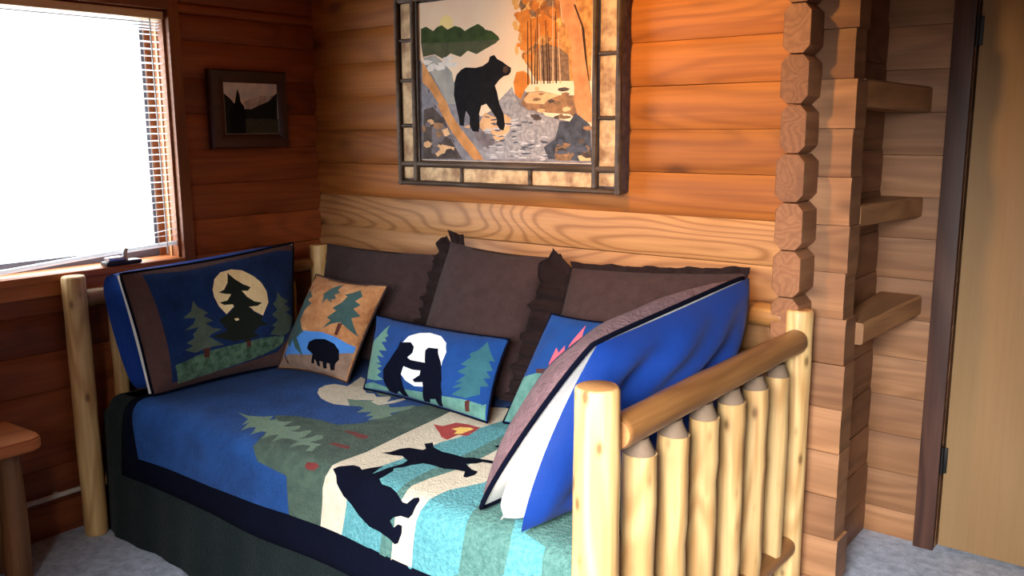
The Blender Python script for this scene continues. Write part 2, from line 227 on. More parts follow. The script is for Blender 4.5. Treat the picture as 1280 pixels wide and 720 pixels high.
  ('orange', [(1.353,1.753), (1.344,1.761), (1.333,1.755), (1.334,1.746), (1.339,1.736), (1.351,1.742)]),
  ('gold', [(1.285,1.842), (1.279,1.849), (1.271,1.845), (1.267,1.833), (1.275,1.826), (1.283,1.827)]),
  ('trunks', [(1.332,1.719), (1.320,1.733), (1.305,1.725), (1.303,1.708), (1.314,1.700), (1.325,1.704)]),
  ('autumn2', [(1.268,1.789), (1.258,1.797), (1.240,1.795), (1.238,1.779), (1.250,1.771), (1.267,1.776)]),
  ('trunks', [(1.271,1.810), (1.263,1.821), (1.251,1.818), (1.247,1.800), (1.257,1.785), (1.273,1.796)]),
  ('trunks', [(1.217,1.891), (1.206,1.906), (1.188,1.899), (1.189,1.882), (1.199,1.866), (1.213,1.875)]),
  ('orange', [(1.280,1.757), (1.271,1.765), (1.256,1.760), (1.250,1.753), (1.264,1.745), (1.275,1.748)]),
  ('trunks', [(1.345,1.709), (1.333,1.721), (1.318,1.715), (1.317,1.698), (1.327,1.683), (1.340,1.695)]),
  ('orange', [(1.277,1.884), (1.266,1.890), (1.256,1.891), (1.252,1.874), (1.260,1.861), (1.271,1.866)]),
  ('orange', [(1.361,1.739), (1.346,1.746), (1.332,1.743), (1.329,1.730), (1.340,1.723), (1.354,1.727)]),
  ('gold', [(1.216,1.799), (1.208,1.809), (1.199,1.803), (1.197,1.789), (1.204,1.776), (1.211,1.785)]),
  ('trunks', [(1.266,1.755), (1.256,1.764), (1.246,1.761), (1.241,1.744), (1.251,1.728), (1.263,1.739)]),
  ('autumn2', [(1.297,1.871), (1.290,1.881), (1.280,1.878), (1.277,1.865), (1.285,1.858), (1.294,1.860)]),
  ('autumn2', [(1.300,1.804), (1.291,1.811), (1.282,1.807), (1.281,1.798), (1.287,1.791), (1.296,1.796)]),
  ('orange', [(1.301,1.793), (1.288,1.800), (1.272,1.798), (1.271,1.786), (1.282,1.780), (1.296,1.783)]),
  ('trunks', [(1.255,1.769), (1.246,1.779), (1.230,1.773), (1.229,1.757), (1.239,1.744), (1.252,1.754)]),
  ('autumn2', [(1.354,1.786), (1.346,1.796), (1.339,1.790), (1.336,1.778), (1.342,1.768), (1.351,1.772)]),
  ('autumn2', [(1.322,1.841), (1.317,1.855), (1.307,1.848), (1.308,1.831), (1.313,1.820), (1.321,1.823)]),
  ('trunks', [(1.293,1.910), (1.286,1.916), (1.275,1.914), (1.273,1.905), (1.280,1.897), (1.290,1.902)]),
  ('gold', [(1.240,1.819), (1.231,1.827), (1.212,1.823), (1.213,1.813), (1.223,1.805), (1.239,1.807)]),
  ('orange', [(1.259,1.786), (1.246,1.791), (1.227,1.789), (1.229,1.779), (1.237,1.771), (1.251,1.773)]),
  ('gold', [(1.245,1.780), (1.231,1.785), (1.217,1.785), (1.213,1.775), (1.225,1.770), (1.237,1.770)]),
  ('gold', [(1.227,1.798), (1.218,1.804), (1.208,1.803), (1.207,1.794), (1.214,1.789), (1.224,1.791)]),
  ('gold', [(1.282,1.768), (1.273,1.786), (1.261,1.777), (1.254,1.757), (1.267,1.743), (1.278,1.752)]),
  ('gold', [(1.262,1.831), (1.253,1.842), (1.238,1.839), (1.237,1.822), (1.246,1.809), (1.262,1.817)]),
  ('orange', [(1.230,1.743), (1.223,1.753), (1.216,1.748), (1.214,1.735), (1.220,1.724), (1.227,1.728)]),
  ('trunks', [(1.308,1.816), (1.296,1.825), (1.282,1.823), (1.278,1.806), (1.288,1.795), (1.303,1.795)]),
  ('gold', [(1.178,1.914), (1.168,1.927), (1.157,1.921), (1.153,1.903), (1.162,1.890), (1.173,1.897)]),
  ('gold', [(1.206,1.819), (1.198,1.831), (1.186,1.824), (1.181,1.812), (1.192,1.806), (1.204,1.806)]),
  ('orange', [(1.229,1.764), (1.218,1.770), (1.209,1.768), (1.204,1.757), (1.213,1.750), (1.226,1.754)]),
  ('gold', [(1.181,1.736), (1.175,1.749), (1.166,1.742), (1.166,1.726), (1.171,1.715), (1.182,1.720)]),
  ('gold', [(1.180,1.900), (1.169,1.907), (1.156,1.904), (1.153,1.894), (1.163,1.884), (1.179,1.890)]),
  ('gold', [(1.225,1.862), (1.216,1.870), (1.204,1.868), (1.201,1.854), (1.211,1.843), (1.225,1.848)]),
  ('orange', [(1.226,1.905), (1.213,1.917), (1.199,1.913), (1.200,1.894), (1.206,1.886), (1.222,1.887)]),
  ('orange', [(1.195,1.752), (1.187,1.756), (1.176,1.757), (1.171,1.746), (1.182,1.741), (1.192,1.744)]),
  ('gold', [(1.222,1.798), (1.208,1.809), (1.193,1.802), (1.188,1.789), (1.202,1.782), (1.215,1.786)]),
  ('orange', [(1.193,1.856), (1.180,1.865), (1.165,1.860), (1.162,1.850), (1.174,1.845), (1.189,1.844)]),
  ('gold', [(1.178,1.826), (1.170,1.833), (1.156,1.831), (1.155,1.819), (1.164,1.807), (1.176,1.815)]),
  ('orange', [(1.215,1.809), (1.203,1.824), (1.186,1.814), (1.178,1.799), (1.195,1.787), (1.215,1.794)]),
  ('orange', [(1.225,1.825), (1.213,1.835), (1.200,1.830), (1.198,1.817), (1.207,1.804), (1.219,1.812)]),
  ('gold', [(1.187,1.813), (1.179,1.817), (1.165,1.817), (1.161,1.806), (1.172,1.799), (1.184,1.803)]),
  ('orange', [(1.227,1.847), (1.215,1.853), (1.197,1.851), (1.193,1.840), (1.207,1.833), (1.226,1.834)]),
  ('gold', [(1.184,1.885), (1.175,1.894), (1.163,1.887), (1.162,1.875), (1.170,1.870), (1.183,1.873)]),
  ('gold', [(1.215,1.774), (1.205,1.782), (1.192,1.779), (1.190,1.763), (1.199,1.754), (1.210,1.759)]),
  ('gold', [(1.227,1.921), (1.219,1.932), (1.208,1.928), (1.206,1.914), (1.213,1.905), (1.227,1.910)]),
  ('orange', [(1.217,1.774), (1.211,1.783), (1.202,1.778), (1.195,1.767), (1.205,1.758), (1.218,1.763)]),
  ('orange', [(1.212,1.743), (1.205,1.758), (1.192,1.749), (1.188,1.736), (1.198,1.728), (1.214,1.729)]),
  ('orange', [(1.197,1.851), (1.185,1.863), (1.172,1.855), (1.168,1.843), (1.179,1.830), (1.195,1.837)]),
  ('gold', [(1.188,1.909), (1.179,1.921), (1.168,1.915), (1.168,1.901), (1.174,1.890), (1.183,1.893)]),
  ('trunks', [(1.269,1.730), (1.307,1.747), (1.362,1.729), (1.399,1.703), (1.405,1.616), (1.275,1.621)]),
  ('orange', [(1.179,1.859), (1.225,1.870), (1.237,1.835), (1.300,1.845), (1.356,1.812), (1.344,1.764), (1.282,1.778), (1.243,1.736), (1.198,1.749), (1.192,1.814)]),
  ('orange', [(1.158,1.620), (1.171,1.655), (1.204,1.659), (1.230,1.643), (1.237,1.617), (1.210,1.593), (1.191,1.558), (1.164,1.579)]),
  ('orange', [(1.205,1.714), (1.250,1.716), (1.250,1.687), (1.217,1.688)]),
  ('bankrock', [(1.197,1.553), (1.217,1.583), (1.281,1.586), (1.363,1.569), (1.430,1.567), (1.430,1.538), (1.478,1.537), (1.496,1.508), (1.478,1.469), (1.430,1.489), (1.406,1.504), (1.313,1.510), (1.223,1.522), (1.190,1.543)]),
  ('palerock', [(1.204,1.558), (1.230,1.582), (1.281,1.583), (1.363,1.569), (1.313,1.555), (1.294,1.540), (1.217,1.545)]),
  ('birch', [(1.362,1.887), (1.427,1.881), (1.446,1.833), (1.464,1.761), (1.470,1.690), (1.477,1.633), (1.495,1.565), (1.498,1.536), (1.496,1.474), (1.442,1.484), (1.424,1.548), (1.424,1.596), (1.411,1.669), (1.411,1.727), (1.395,1.780), (1.374,1.825)]),
  ('bark', [(1.419,1.868), (1.427,1.867), (1.464,1.785), (1.476,1.680), (1.489,1.594), (1.498,1.536), (1.483,1.613), (1.467,1.690), (1.452,1.795)]),
  ('stream', [(1.006,1.344), (0.992,1.371), (1.021,1.392), (1.091,1.414), (1.150,1.456), (1.149,1.338), (1.149,1.346), (1.150,1.513), (1.177,1.538), (1.223,1.517), (1.313,1.495), (1.369,1.480), (1.363,1.440), (1.313,1.410), (1.294,1.389), (1.313,1.349)]),
  ('stream', [(1.065,1.545), (1.086,1.555), (1.151,1.605), (1.177,1.543), (1.230,1.512), (1.150,1.466), (1.150,1.440), (1.112,1.477), (1.092,1.514)]),
  ('bark', [(1.221,1.610), (1.227,1.610), (1.225,1.828), (1.222,1.828)]),
  ('bark', [(1.239,1.610), (1.245,1.610), (1.239,1.834), (1.236,1.834)]),
  ('bark', [(1.251,1.610), (1.257,1.610), (1.260,1.797), (1.257,1.797)]),
  ('bark', [(1.262,1.610), (1.268,1.610), (1.267,1.840), (1.264,1.840)]),
  ('palebark', [(1.279,1.610), (1.285,1.610), (1.275,1.817), (1.272,1.817)]),
  ('bark', [(1.292,1.610), (1.298,1.610), (1.290,1.765), (1.287,1.765)]),
  ('bark', [(1.309,1.610), (1.315,1.610), (1.303,1.825), (1.300,1.825)]),
  ('bark', [(1.318,1.610), (1.324,1.610), (1.312,1.790), (1.309,1.790)]),
  ('palebark', [(1.331,1.610), (1.337,1.610), (1.334,1.886), (1.331,1.886)]),
  ('bark', [(1.345,1.610), (1.351,1.610), (1.346,1.854), (1.343,1.854)]),
  ('palebark', [(1.363,1.610), (1.369,1.610), (1.356,1.784), (1.353,1.784)]),
  ('deeppool', [(1.313,1.349), (1.294,1.389), (1.345,1.420), (1.363,1.480), (1.406,1.479), (1.430,1.508), (1.490,1.469), (1.500,1.342)]),
  ('trunks', [(1.345,1.390), (1.407,1.395), (1.425,1.366), (1.407,1.343), (1.345,1.344)]),
  ('palerock', [(1.440,1.361), (1.468,1.366), (1.494,1.357), (1.495,1.345), (1.450,1.344)]),
  ('shadowbank', [(0.696,1.339), (0.706,1.530), (0.757,1.541), (0.802,1.501), (0.839,1.457), (0.853,1.408), (0.904,1.342)]),
  ('palerock', [(0.756,1.368), (0.799,1.396), (0.867,1.386), (0.859,1.369), (0.798,1.360), (0.775,1.348)]),
  ('palerock', [(0.801,1.452), (0.832,1.460), (0.846,1.430), (0.815,1.427)]),
  ('bluerock', [(0.746,1.413), (0.747,1.463), (0.802,1.479), (0.832,1.463), (0.801,1.452), (0.815,1.427), (0.799,1.402)]),
  ('palerock', [(0.914,1.462), (0.950,1.473), (0.943,1.457)]),
  ('palerock', [(0.986,1.467), (1.022,1.515), (1.064,1.498), (1.119,1.508), (1.146,1.492), (1.139,1.451), (1.091,1.403), (1.070,1.409), (1.050,1.446), (1.014,1.446)]),
  ('bluerock', [(0.964,1.451), (1.035,1.440), (1.070,1.403), (1.035,1.382), (0.978,1.414)]),
  ('ripple', [(1.279,1.498), (1.273,1.501), (1.262,1.501), (1.263,1.497), (1.268,1.495), (1.277,1.495)]),
  ('ripple', [(1.299,1.353), (1.288,1.357), (1.272,1.358), (1.263,1.356), (1.279,1.353), (1.300,1.350)]),
  ('deepripple', [(1.317,1.406), (1.301,1.410), (1.286,1.411), (1.282,1.407), (1.292,1.403), (1.310,1.403)]),
  ('ripple', [(1.210,1.376), (1.196,1.379), (1.175,1.379), (1.174,1.376), (1.187,1.373), (1.204,1.374)]),
  ('deepripple', [(1.256,1.388), (1.244,1.388), (1.220,1.384), (1.214,1.382), (1.234,1.383), (1.252,1.386)]),
  ('ripple', [(1.186,1.373), (1.171,1.374), (1.146,1.375), (1.149,1.372), (1.161,1.369), (1.182,1.370)]),
  ('ripple', [(1.159,1.472), (1.149,1.473), (1.135,1.471), (1.134,1.469), (1.145,1.467), (1.156,1.469)]),
  ('ripple', [(1.231,1.372), (1.217,1.374), (1.200,1.373), (1.195,1.369), (1.210,1.367), (1.226,1.368)]),
  ('deepripple', [(1.154,1.473), (1.138,1.475), (1.118,1.476), (1.115,1.473), (1.130,1.470), (1.145,1.469)]),
  ('deepripple', [(1.274,1.490), (1.265,1.491), (1.252,1.490), (1.245,1.486), (1.258,1.485), (1.275,1.488)]),
  ('deepripple', [(1.195,1.468), (1.186,1.471), (1.171,1.469), (1.168,1.466), (1.180,1.463), (1.193,1.465)]),
  ('deepripple', [(1.224,1.390), (1.212,1.392), (1.192,1.392), (1.194,1.388), (1.203,1.385), (1.227,1.386)]),
  ('deepripple', [(1.312,1.410), (1.300,1.412), (1.277,1.412), (1.278,1.409), (1.289,1.407), (1.308,1.408)]),
  ('ripple', [(1.174,1.478), (1.163,1.480), (1.146,1.479), (1.141,1.475), (1.157,1.472), (1.174,1.474)]),
  ('deepripple', [(1.099,1.474), (1.082,1.474), (1.060,1.471), (1.058,1.468), (1.074,1.468), (1.091,1.470)]),
  ('ripple', [(1.170,1.424), (1.162,1.425), (1.153,1.423), (1.152,1.419), (1.157,1.417), (1.166,1.419)]),
  ('deepripple', [(1.212,1.383), (1.203,1.385), (1.191,1.385), (1.184,1.382), (1.197,1.379), (1.211,1.379)]),
  ('ripple', [(1.108,1.454), (1.096,1.458), (1.083,1.460), (1.082,1.455), (1.090,1.452), (1.101,1.452)]),
  ('ripple', [(1.111,1.366), (1.094,1.370), (1.076,1.372), (1.071,1.369), (1.084,1.365), (1.101,1.365)]),
  ('deepripple', [(1.084,1.412), (1.067,1.416), (1.053,1.418), (1.042,1.416), (1.059,1.411), (1.074,1.410)]),
  ('deepripple', [(1.173,1.447), (1.160,1.449), (1.146,1.449), (1.144,1.445), (1.154,1.442), (1.167,1.443)]),
  ('ripple', [(1.058,1.454), (1.036,1.454), (1.018,1.450), (1.014,1.446), (1.028,1.445), (1.052,1.449)]),
  ('ripple', [(1.052,1.453), (1.038,1.456), (1.022,1.456), (1.020,1.453), (1.030,1.450), (1.043,1.450)]),
  ('deepripple', [(1.237,1.369), (1.219,1.370), (1.196,1.369), (1.191,1.364), (1.209,1.363), (1.231,1.365)]),
  ('ripple', [(1.078,1.351), (1.067,1.355), (1.045,1.356), (1.040,1.354), (1.055,1.349), (1.075,1.348)]),
  ('deepripple', [(1.247,1.477), (1.238,1.480), (1.227,1.477), (1.226,1.474), (1.233,1.472), (1.246,1.473)]),
  ('ripple', [(1.160,1.375), (1.152,1.377), (1.140,1.375), (1.136,1.372), (1.147,1.370), (1.157,1.372)]),
  ('ripple', [(1.084,1.350), (1.066,1.352), (1.049,1.349), (1.042,1.346), (1.059,1.345), (1.074,1.347)]),
  ('ripple', [(1.254,1.414), (1.246,1.416), (1.231,1.414), (1.230,1.411), (1.240,1.410), (1.251,1.410)]),
  ('ripple', [(1.317,1.426), (1.303,1.428), (1.283,1.428), (1.281,1.425), (1.293,1.424), (1.310,1.423)]),
  ('deepripple', [(1.257,1.402), (1.237,1.402), (1.219,1.398), (1.207,1.393), (1.229,1.394), (1.249,1.397)]),
  ('ripple', [(1.112,1.371), (1.095,1.373), (1.078,1.373), (1.068,1.370), (1.087,1.368), (1.107,1.368)]),
  ('ripple', [(1.182,1.479), (1.171,1.480), (1.157,1.478), (1.157,1.474), (1.165,1.472), (1.176,1.474)]),
  ('ripple', [(1.282,1.398), (1.274,1.399), (1.260,1.397), (1.256,1.392), (1.269,1.391), (1.282,1.394)]),
  ('ripple', [(1.255,1.439), (1.243,1.439), (1.224,1.436), (1.223,1.434), (1.233,1.433), (1.250,1.436)]),
  ('deepripple', [(1.046,1.497), (1.037,1.500), (1.017,1.502), (1.017,1.500), (1.027,1.497), (1.047,1.495)]),
  ('ripple', [(1.106,1.429), (1.089,1.432), (1.072,1.432), (1.063,1.431), (1.079,1.427), (1.102,1.427)]),
  ('deepripple', [(1.114,1.497), (1.102,1.500), (1.089,1.498), (1.085,1.495), (1.096,1.492), (1.108,1.493)]),
  ('ripple', [(1.103,1.448), (1.095,1.451), (1.083,1.451), (1.081,1.450), (1.088,1.447), (1.099,1.446)]),
  ('deepripple', [(1.164,1.355), (1.153,1.357), (1.138,1.358), (1.133,1.356), (1.146,1.354), (1.162,1.353)]),
  ('ripple', [(1.183,1.492), (1.168,1.491), (1.143,1.487), (1.138,1.483), (1.160,1.482), (1.178,1.488)]),
  ('deepripple', [(1.117,1.412), (1.097,1.412), (1.074,1.410), (1.073,1.407), (1.087,1.407), (1.109,1.409)]),
  ('ripple', [(1.098,1.413), (1.090,1.414), (1.082,1.415), (1.080,1.412), (1.085,1.411), (1.097,1.411)]),
  ('ripple', [(1.132,1.466), (1.121,1.469), (1.099,1.472), (1.093,1.470), (1.109,1.466), (1.131,1.464)]),
  ('ripple', [(1.105,1.391), (1.097,1.393), (1.082,1.390), (1.078,1.387), (1.092,1.385), (1.104,1.388)]),
  ('ripple', [(1.109,1.489), (1.098,1.490), (1.082,1.488), (1.071,1.485), (1.090,1.484), (1.105,1.486)]),
  ('ripple', [(1.254,1.498), (1.242,1.503), (1.217,1.503), (1.219,1.499), (1.231,1.496), (1.252,1.496)]),
  ('deepripple', [(1.070,1.432), (1.062,1.434), (1.048,1.433), (1.038,1.431), (1.055,1.430), (1.073,1.430)]),
  ('deepripple', [(1.114,1.430), (1.101,1.430), (1.087,1.428), (1.085,1.425), (1.095,1.425), (1.112,1.427)]),
  ('ripple', [(1.218,1.353), (1.205,1.354), (1.183,1.353), (1.176,1.350), (1.195,1.349), (1.216,1.351)]),
  ('deepripple', [(1.226,1.480), (1.214,1.481), (1.198,1.480), (1.189,1.477), (1.205,1.476), (1.228,1.478)]),
  ('ripple', [(1.075,1.393), (1.062,1.394), (1.040,1.393), (1.036,1.390), (1.053,1.389), (1.074,1.390)]),
  ('deepripple', [(1.088,1.492), (1.074,1.492), (1.052,1.490), (1.047,1.485), (1.064,1.485), (1.084,1.488)]),
  ('deepripple', [(1.107,1.397), (1.095,1.398), (1.072,1.396), (1.064,1.394), (1.084,1.393), (1.105,1.394)]),
  ('ripple', [(1.088,1.412), (1.082,1.414), (1.071,1.413), (1.068,1.411), (1.078,1.410), (1.088,1.410)]),
  ('ripple', [(1.225,1.404), (1.209,1.408), (1.193,1.408), (1.194,1.404), (1.203,1.401), (1.218,1.401)]),
  ('deepripple', [(1.077,1.476), (1.064,1.478), (1.053,1.476), (1.045,1.473), (1.059,1.472), (1.069,1.472)]),
  ('ripple', [(1.194,1.410), (1.176,1.411), (1.154,1.406), (1.150,1.401), (1.167,1.401), (1.191,1.406)]),
  ('ripple', [(1.070,1.360), (1.057,1.362), (1.044,1.363), (1.040,1.360), (1.051,1.358), (1.063,1.357)]),
  ('ripple', [(1.123,1.434), (1.117,1.435), (1.107,1.433), (1.107,1.430), (1.113,1.428), (1.124,1.431)]),
  ('ripple', [(1.081,1.458), (1.071,1.459), (1.061,1.458), (1.057,1.456), (1.065,1.453), (1.078,1.455)]),
  ('ripple', [(1.210,1.403), (1.201,1.405), (1.192,1.404), (1.187,1.399), (1.197,1.397), (1.210,1.400)]),
  ('ripple', [(1.303,1.478), (1.294,1.482), (1.281,1.483), (1.280,1.479), (1.287,1.477), (1.299,1.476)]),
  ('deepripple', [(1.119,1.415), (1.109,1.417), (1.092,1.414), (1.092,1.411), (1.101,1.409), (1.117,1.412)]),
  ('ripple', [(1.304,1.349), (1.293,1.349), (1.280,1.347), (1.277,1.344), (1.287,1.343), (1.301,1.345)]),
  ('ripple', [(1.178,1.462), (1.163,1.464), (1.148,1.462), (1.144,1.457), (1.156,1.456), (1.174,1.457)]),
  ('deepripple', [(1.308,1.361), (1.300,1.364), (1.286,1.363), (1.283,1.359), (1.294,1.357), (1.306,1.357)]),
  ('ripple', [(1.183,1.358), (1.174,1.359), (1.161,1.358), (1.158,1.355), (1.167,1.354), (1.181,1.356)]),
  ('ripple', [(1.313,1.364), (1.301,1.365), (1.289,1.363), (1.287,1.360), (1.295,1.360), (1.310,1.362)]),
  ('ripple', [(1.202,1.446), (1.190,1.446), (1.179,1.446), (1.175,1.443), (1.185,1.442), (1.197,1.444)]),
  ('deepripple', [(1.184,1.408), (1.169,1.409), (1.158,1.407), (1.150,1.402), (1.164,1.402), (1.177,1.404)]),
  ('deepripple', [(1.098,1.450), (1.086,1.452), (1.069,1.452), (1.065,1.449), (1.078,1.446), (1.092,1.446)]),
  ('deepripple', [(1.168,1.427), (1.160,1.430), (1.148,1.427), (1.148,1.424), (1.156,1.423), (1.168,1.424)]),
  ('ripple', [(1.102,1.456), (1.090,1.458), (1.068,1.457), (1.059,1.453), (1.080,1.452), (1.097,1.453)]),
  ('ripple', [(1.050,1.442), (1.040,1.443), (1.023,1.442), (1.017,1.439), (1.032,1.439), (1.048,1.439)]),
  ('mistwhite', [(0.890,1.699), (0.863,1.706), (0.830,1.701), (0.833,1.692), (0.850,1.686), (0.882,1.689)]),
  ('mistwhite', [(0.772,1.688), (0.746,1.692), (0.712,1.690), (0.714,1.681), (0.731,1.674), (0.760,1.677)]),
  ('mistwhite', [(0.846,1.704), (0.820,1.709), (0.788,1.706), (0.791,1.697), (0.808,1.689), (0.832,1.694)]),
  ('mistwhite', [(0.787,1.696), (0.763,1.706), (0.738,1.700), (0.732,1.691), (0.751,1.682), (0.783,1.689)]),
  ('mistwhite', [(0.861,1.704), (0.842,1.711), (0.813,1.708), (0.812,1.698), (0.830,1.692), (0.860,1.693)]),
  ('mistwhite', [(0.760,1.714), (0.731,1.720), (0.698,1.717), (0.702,1.708), (0.718,1.701), (0.743,1.703)]),
  ('mistwhite', [(0.827,1.689), (0.803,1.699), (0.775,1.694), (0.773,1.684), (0.787,1.677), (0.822,1.681)]),
  ('mistwhite', [(0.876,1.722), (0.848,1.727), (0.815,1.724), (0.812,1.716), (0.836,1.710), (0.861,1.714)]),
  ('bankrock', [(0.811,1.473), (0.785,1.480), (0.759,1.479), (0.757,1.462), (0.774,1.453), (0.803,1.457)]),
  ('palerock', [(0.859,1.482), (0.848,1.487), (0.835,1.486), (0.833,1.474), (0.843,1.467), (0.858,1.470)]),
  ('palerock', [(0.802,1.385), (0.786,1.397), (0.754,1.392), (0.759,1.376), (0.775,1.365), (0.796,1.369)]),
  ('shadowbank', [(0.831,1.496), (0.809,1.502), (0.786,1.502), (0.777,1.488), (0.796,1.479), (0.825,1.481)]),
  ('bluerock', [(0.872,1.428), (0.852,1.436), (0.832,1.432), (0.826,1.424), (0.841,1.417), (0.868,1.420)]),
  ('palerock', [(0.759,1.486), (0.747,1.494), (0.728,1.492), (0.722,1.480), (0.737,1.472), (0.759,1.475)]),
  ('bluerock', [(0.741,1.475), (0.733,1.484), (0.717,1.480), (0.711,1.468), (0.725,1.462), (0.742,1.464)]),
  ('palerock', [(0.847,1.378), (0.834,1.384), (0.817,1.385), (0.810,1.372), (0.825,1.366), (0.845,1.367)]),
  ('bluerock', [(0.784,1.403), (0.766,1.411), (0.745,1.408), (0.741,1.397), (0.757,1.390), (0.779,1.391)]),
  ('palerock', [(0.748,1.398), (0.726,1.410), (0.703,1.403), (0.701,1.391), (0.714,1.383), (0.734,1.385)]),
  ('bluerock', [(0.788,1.384), (0.775,1.389), (0.751,1.390), (0.748,1.377), (0.765,1.371), (0.788,1.373)]),
  ('shadowbank', [(0.864,1.372), (0.847,1.381), (0.822,1.377), (0.814,1.363), (0.836,1.354), (0.860,1.356)]),
  ('bankrock', [(0.808,1.440), (0.792,1.449), (0.770,1.444), (0.768,1.432), (0.783,1.421), (0.804,1.430)]),
  ('bluerock', [(0.781,1.374), (0.763,1.380), (0.746,1.377), (0.742,1.366), (0.752,1.361), (0.773,1.364)]),
  ('shadowbank', [(0.750,1.455), (0.736,1.461), (0.719,1.457), (0.712,1.449), (0.728,1.445), (0.743,1.446)]),
  ('bankrock', [(0.713,1.461), (0.707,1.469), (0.696,1.466), (0.693,1.451), (0.701,1.444), (0.715,1.445)]),
  ('palerock', [(1.300,1.521), (1.287,1.525), (1.267,1.523), (1.264,1.516), (1.275,1.511), (1.295,1.511)]),
  ('shadowbank', [(1.377,1.495), (1.364,1.502), (1.342,1.498), (1.335,1.491), (1.355,1.488), (1.371,1.490)]),
  ('trunks', [(1.368,1.547), (1.356,1.551), (1.338,1.549), (1.332,1.542), (1.346,1.537), (1.364,1.538)]),
  ('bankrock', [(1.300,1.577), (1.289,1.579), (1.274,1.579), (1.269,1.575), (1.282,1.571), (1.294,1.574)]),
  ('bankrock', [(1.407,1.573), (1.391,1.579), (1.371,1.576), (1.370,1.569), (1.382,1.563), (1.398,1.567)]),
  ('palerock', [(1.298,1.565), (1.273,1.572), (1.249,1.570), (1.234,1.560), (1.261,1.555), (1.287,1.557)]),
  ('palerock', [(1.412,1.524), (1.394,1.530), (1.378,1.526), (1.373,1.519), (1.385,1.512), (1.405,1.516)]),
  ('bankrock', [(1.406,1.541), (1.395,1.545), (1.374,1.544), (1.369,1.536), (1.385,1.531), (1.405,1.532)]),
  ('palerock', [(1.275,1.595), (1.267,1.603), (1.254,1.599), (1.254,1.590), (1.261,1.585), (1.272,1.587)]),
  ('shadowbank', [(1.343,1.551), (1.328,1.556), (1.314,1.553), (1.312,1.548), (1.321,1.543), (1.338,1.546)]),
  ('trunks', [(1.379,1.501), (1.371,1.506), (1.358,1.502), (1.359,1.495), (1.366,1.491), (1.377,1.493)]),
  ('shadowbank', [(1.278,1.502), (1.260,1.507), (1.233,1.504), (1.236,1.497), (1.250,1.490), (1.272,1.494)]),
  ('trunks', [(1.284,1.559), (1.267,1.563), (1.252,1.562), (1.243,1.554), (1.259,1.551), (1.278,1.553)]),
  ('shadowbank', [(1.407,1.590), (1.384,1.596), (1.357,1.593), (1.354,1.586), (1.371,1.581), (1.396,1.583)]),
  ('trunks', [(1.414,1.496), (1.392,1.500), (1.366,1.498), (1.355,1.492), (1.381,1.487), (1.410,1.491)]),
  ('shadowbank', [(1.283,1.495), (1.272,1.500), (1.252,1.499), (1.248,1.490), (1.261,1.483), (1.284,1.487)]),
  ('deepripple', [(1.440,1.389), (1.424,1.396), (1.398,1.392), (1.384,1.381), (1.409,1.369), (1.444,1.377)]),
  ('bankrock', [(1.400,1.365), (1.377,1.369), (1.347,1.367), (1.338,1.360), (1.365,1.357), (1.395,1.357)]),
  ('shadowbank', [(1.507,1.367), (1.487,1.371), (1.463,1.370), (1.458,1.361), (1.478,1.354), (1.502,1.357)]),
  ('shadowbank', [(1.504,1.373), (1.483,1.379), (1.455,1.379), (1.455,1.366), (1.474,1.354), (1.497,1.362)]),
  ('bankrock', [(1.491,1.389), (1.477,1.398), (1.460,1.391), (1.454,1.381), (1.469,1.373), (1.487,1.378)]),
  ('bankrock', [(1.411,1.401), (1.386,1.406), (1.360,1.402), (1.349,1.397), (1.373,1.392), (1.401,1.395)]),
  ('deepripple', [(1.405,1.439), (1.398,1.444), (1.383,1.443), (1.381,1.430), (1.389,1.420), (1.405,1.426)]),
  ('shadowbank', [(1.396,1.382), (1.376,1.389), (1.354,1.385), (1.353,1.378), (1.366,1.372), (1.395,1.375)]),
  ('deepripple', [(1.471,1.385), (1.456,1.391), (1.435,1.389), (1.426,1.381), (1.445,1.375), (1.468,1.377)]),
  ('deepripple', [(1.482,1.388), (1.474,1.396), (1.461,1.393), (1.457,1.381), (1.467,1.375), (1.481,1.376)]),
  ('deepripple', [(1.381,1.412), (1.371,1.419), (1.358,1.417), (1.356,1.403), (1.364,1.397), (1.376,1.396)]),
  ('bankrock', [(1.507,1.458), (1.491,1.464), (1.462,1.460), (1.463,1.453), (1.479,1.448), (1.502,1.450)]),
  ('shadowbank', [(1.471,1.414), (1.458,1.423), (1.441,1.417), (1.441,1.409), (1.451,1.402), (1.468,1.406)]),
  ('deepripple', [(1.403,1.374), (1.376,1.380), (1.348,1.376), (1.346,1.370), (1.364,1.365), (1.395,1.368)]),
  ('log', [(0.704,1.718), (0.738,1.673), (0.782,1.617), (0.834,1.550), (0.848,1.517), (0.899,1.457), (0.963,1.397), (1.013,1.341), (0.962,1.340), (0.905,1.391), (0.846,1.452), (0.780,1.546), (0.788,1.551), (0.736,1.613), (0.702,1.636)]),
  ('bear', [(0.872,1.631), (0.883,1.658), (0.906,1.675), (0.928,1.683), (0.978,1.679), (1.013,1.684), (1.041,1.698), (1.048,1.716), (1.069,1.721), (1.083,1.706), (1.109,1.694), (1.129,1.681), (1.147,1.672), (1.146,1.657), (1.136,1.647), (1.112,1.643), (1.092,1.631), (1.071,1.611), (1.081,1.588), (1.091,1.546), (1.111,1.509), (1.117,1.468), (1.110,1.449), (1.093,1.452), (1.076,1.473), (1.080,1.489), (1.053,1.521), (1.028,1.547), (1.004,1.540), (0.993,1.511), (0.995,1.463), (0.988,1.444), (0.959,1.447), (0.945,1.469), (0.946,1.501), (0.928,1.523), (0.920,1.496), (0.916,1.466), (0.894,1.469), (0.891,1.496), (0.880,1.534), (0.867,1.583)]),
  ('bark', [(0.736,1.605), (0.730,1.608), (0.730,1.605), (0.735,1.596), (0.739,1.592), (0.740,1.596)]),
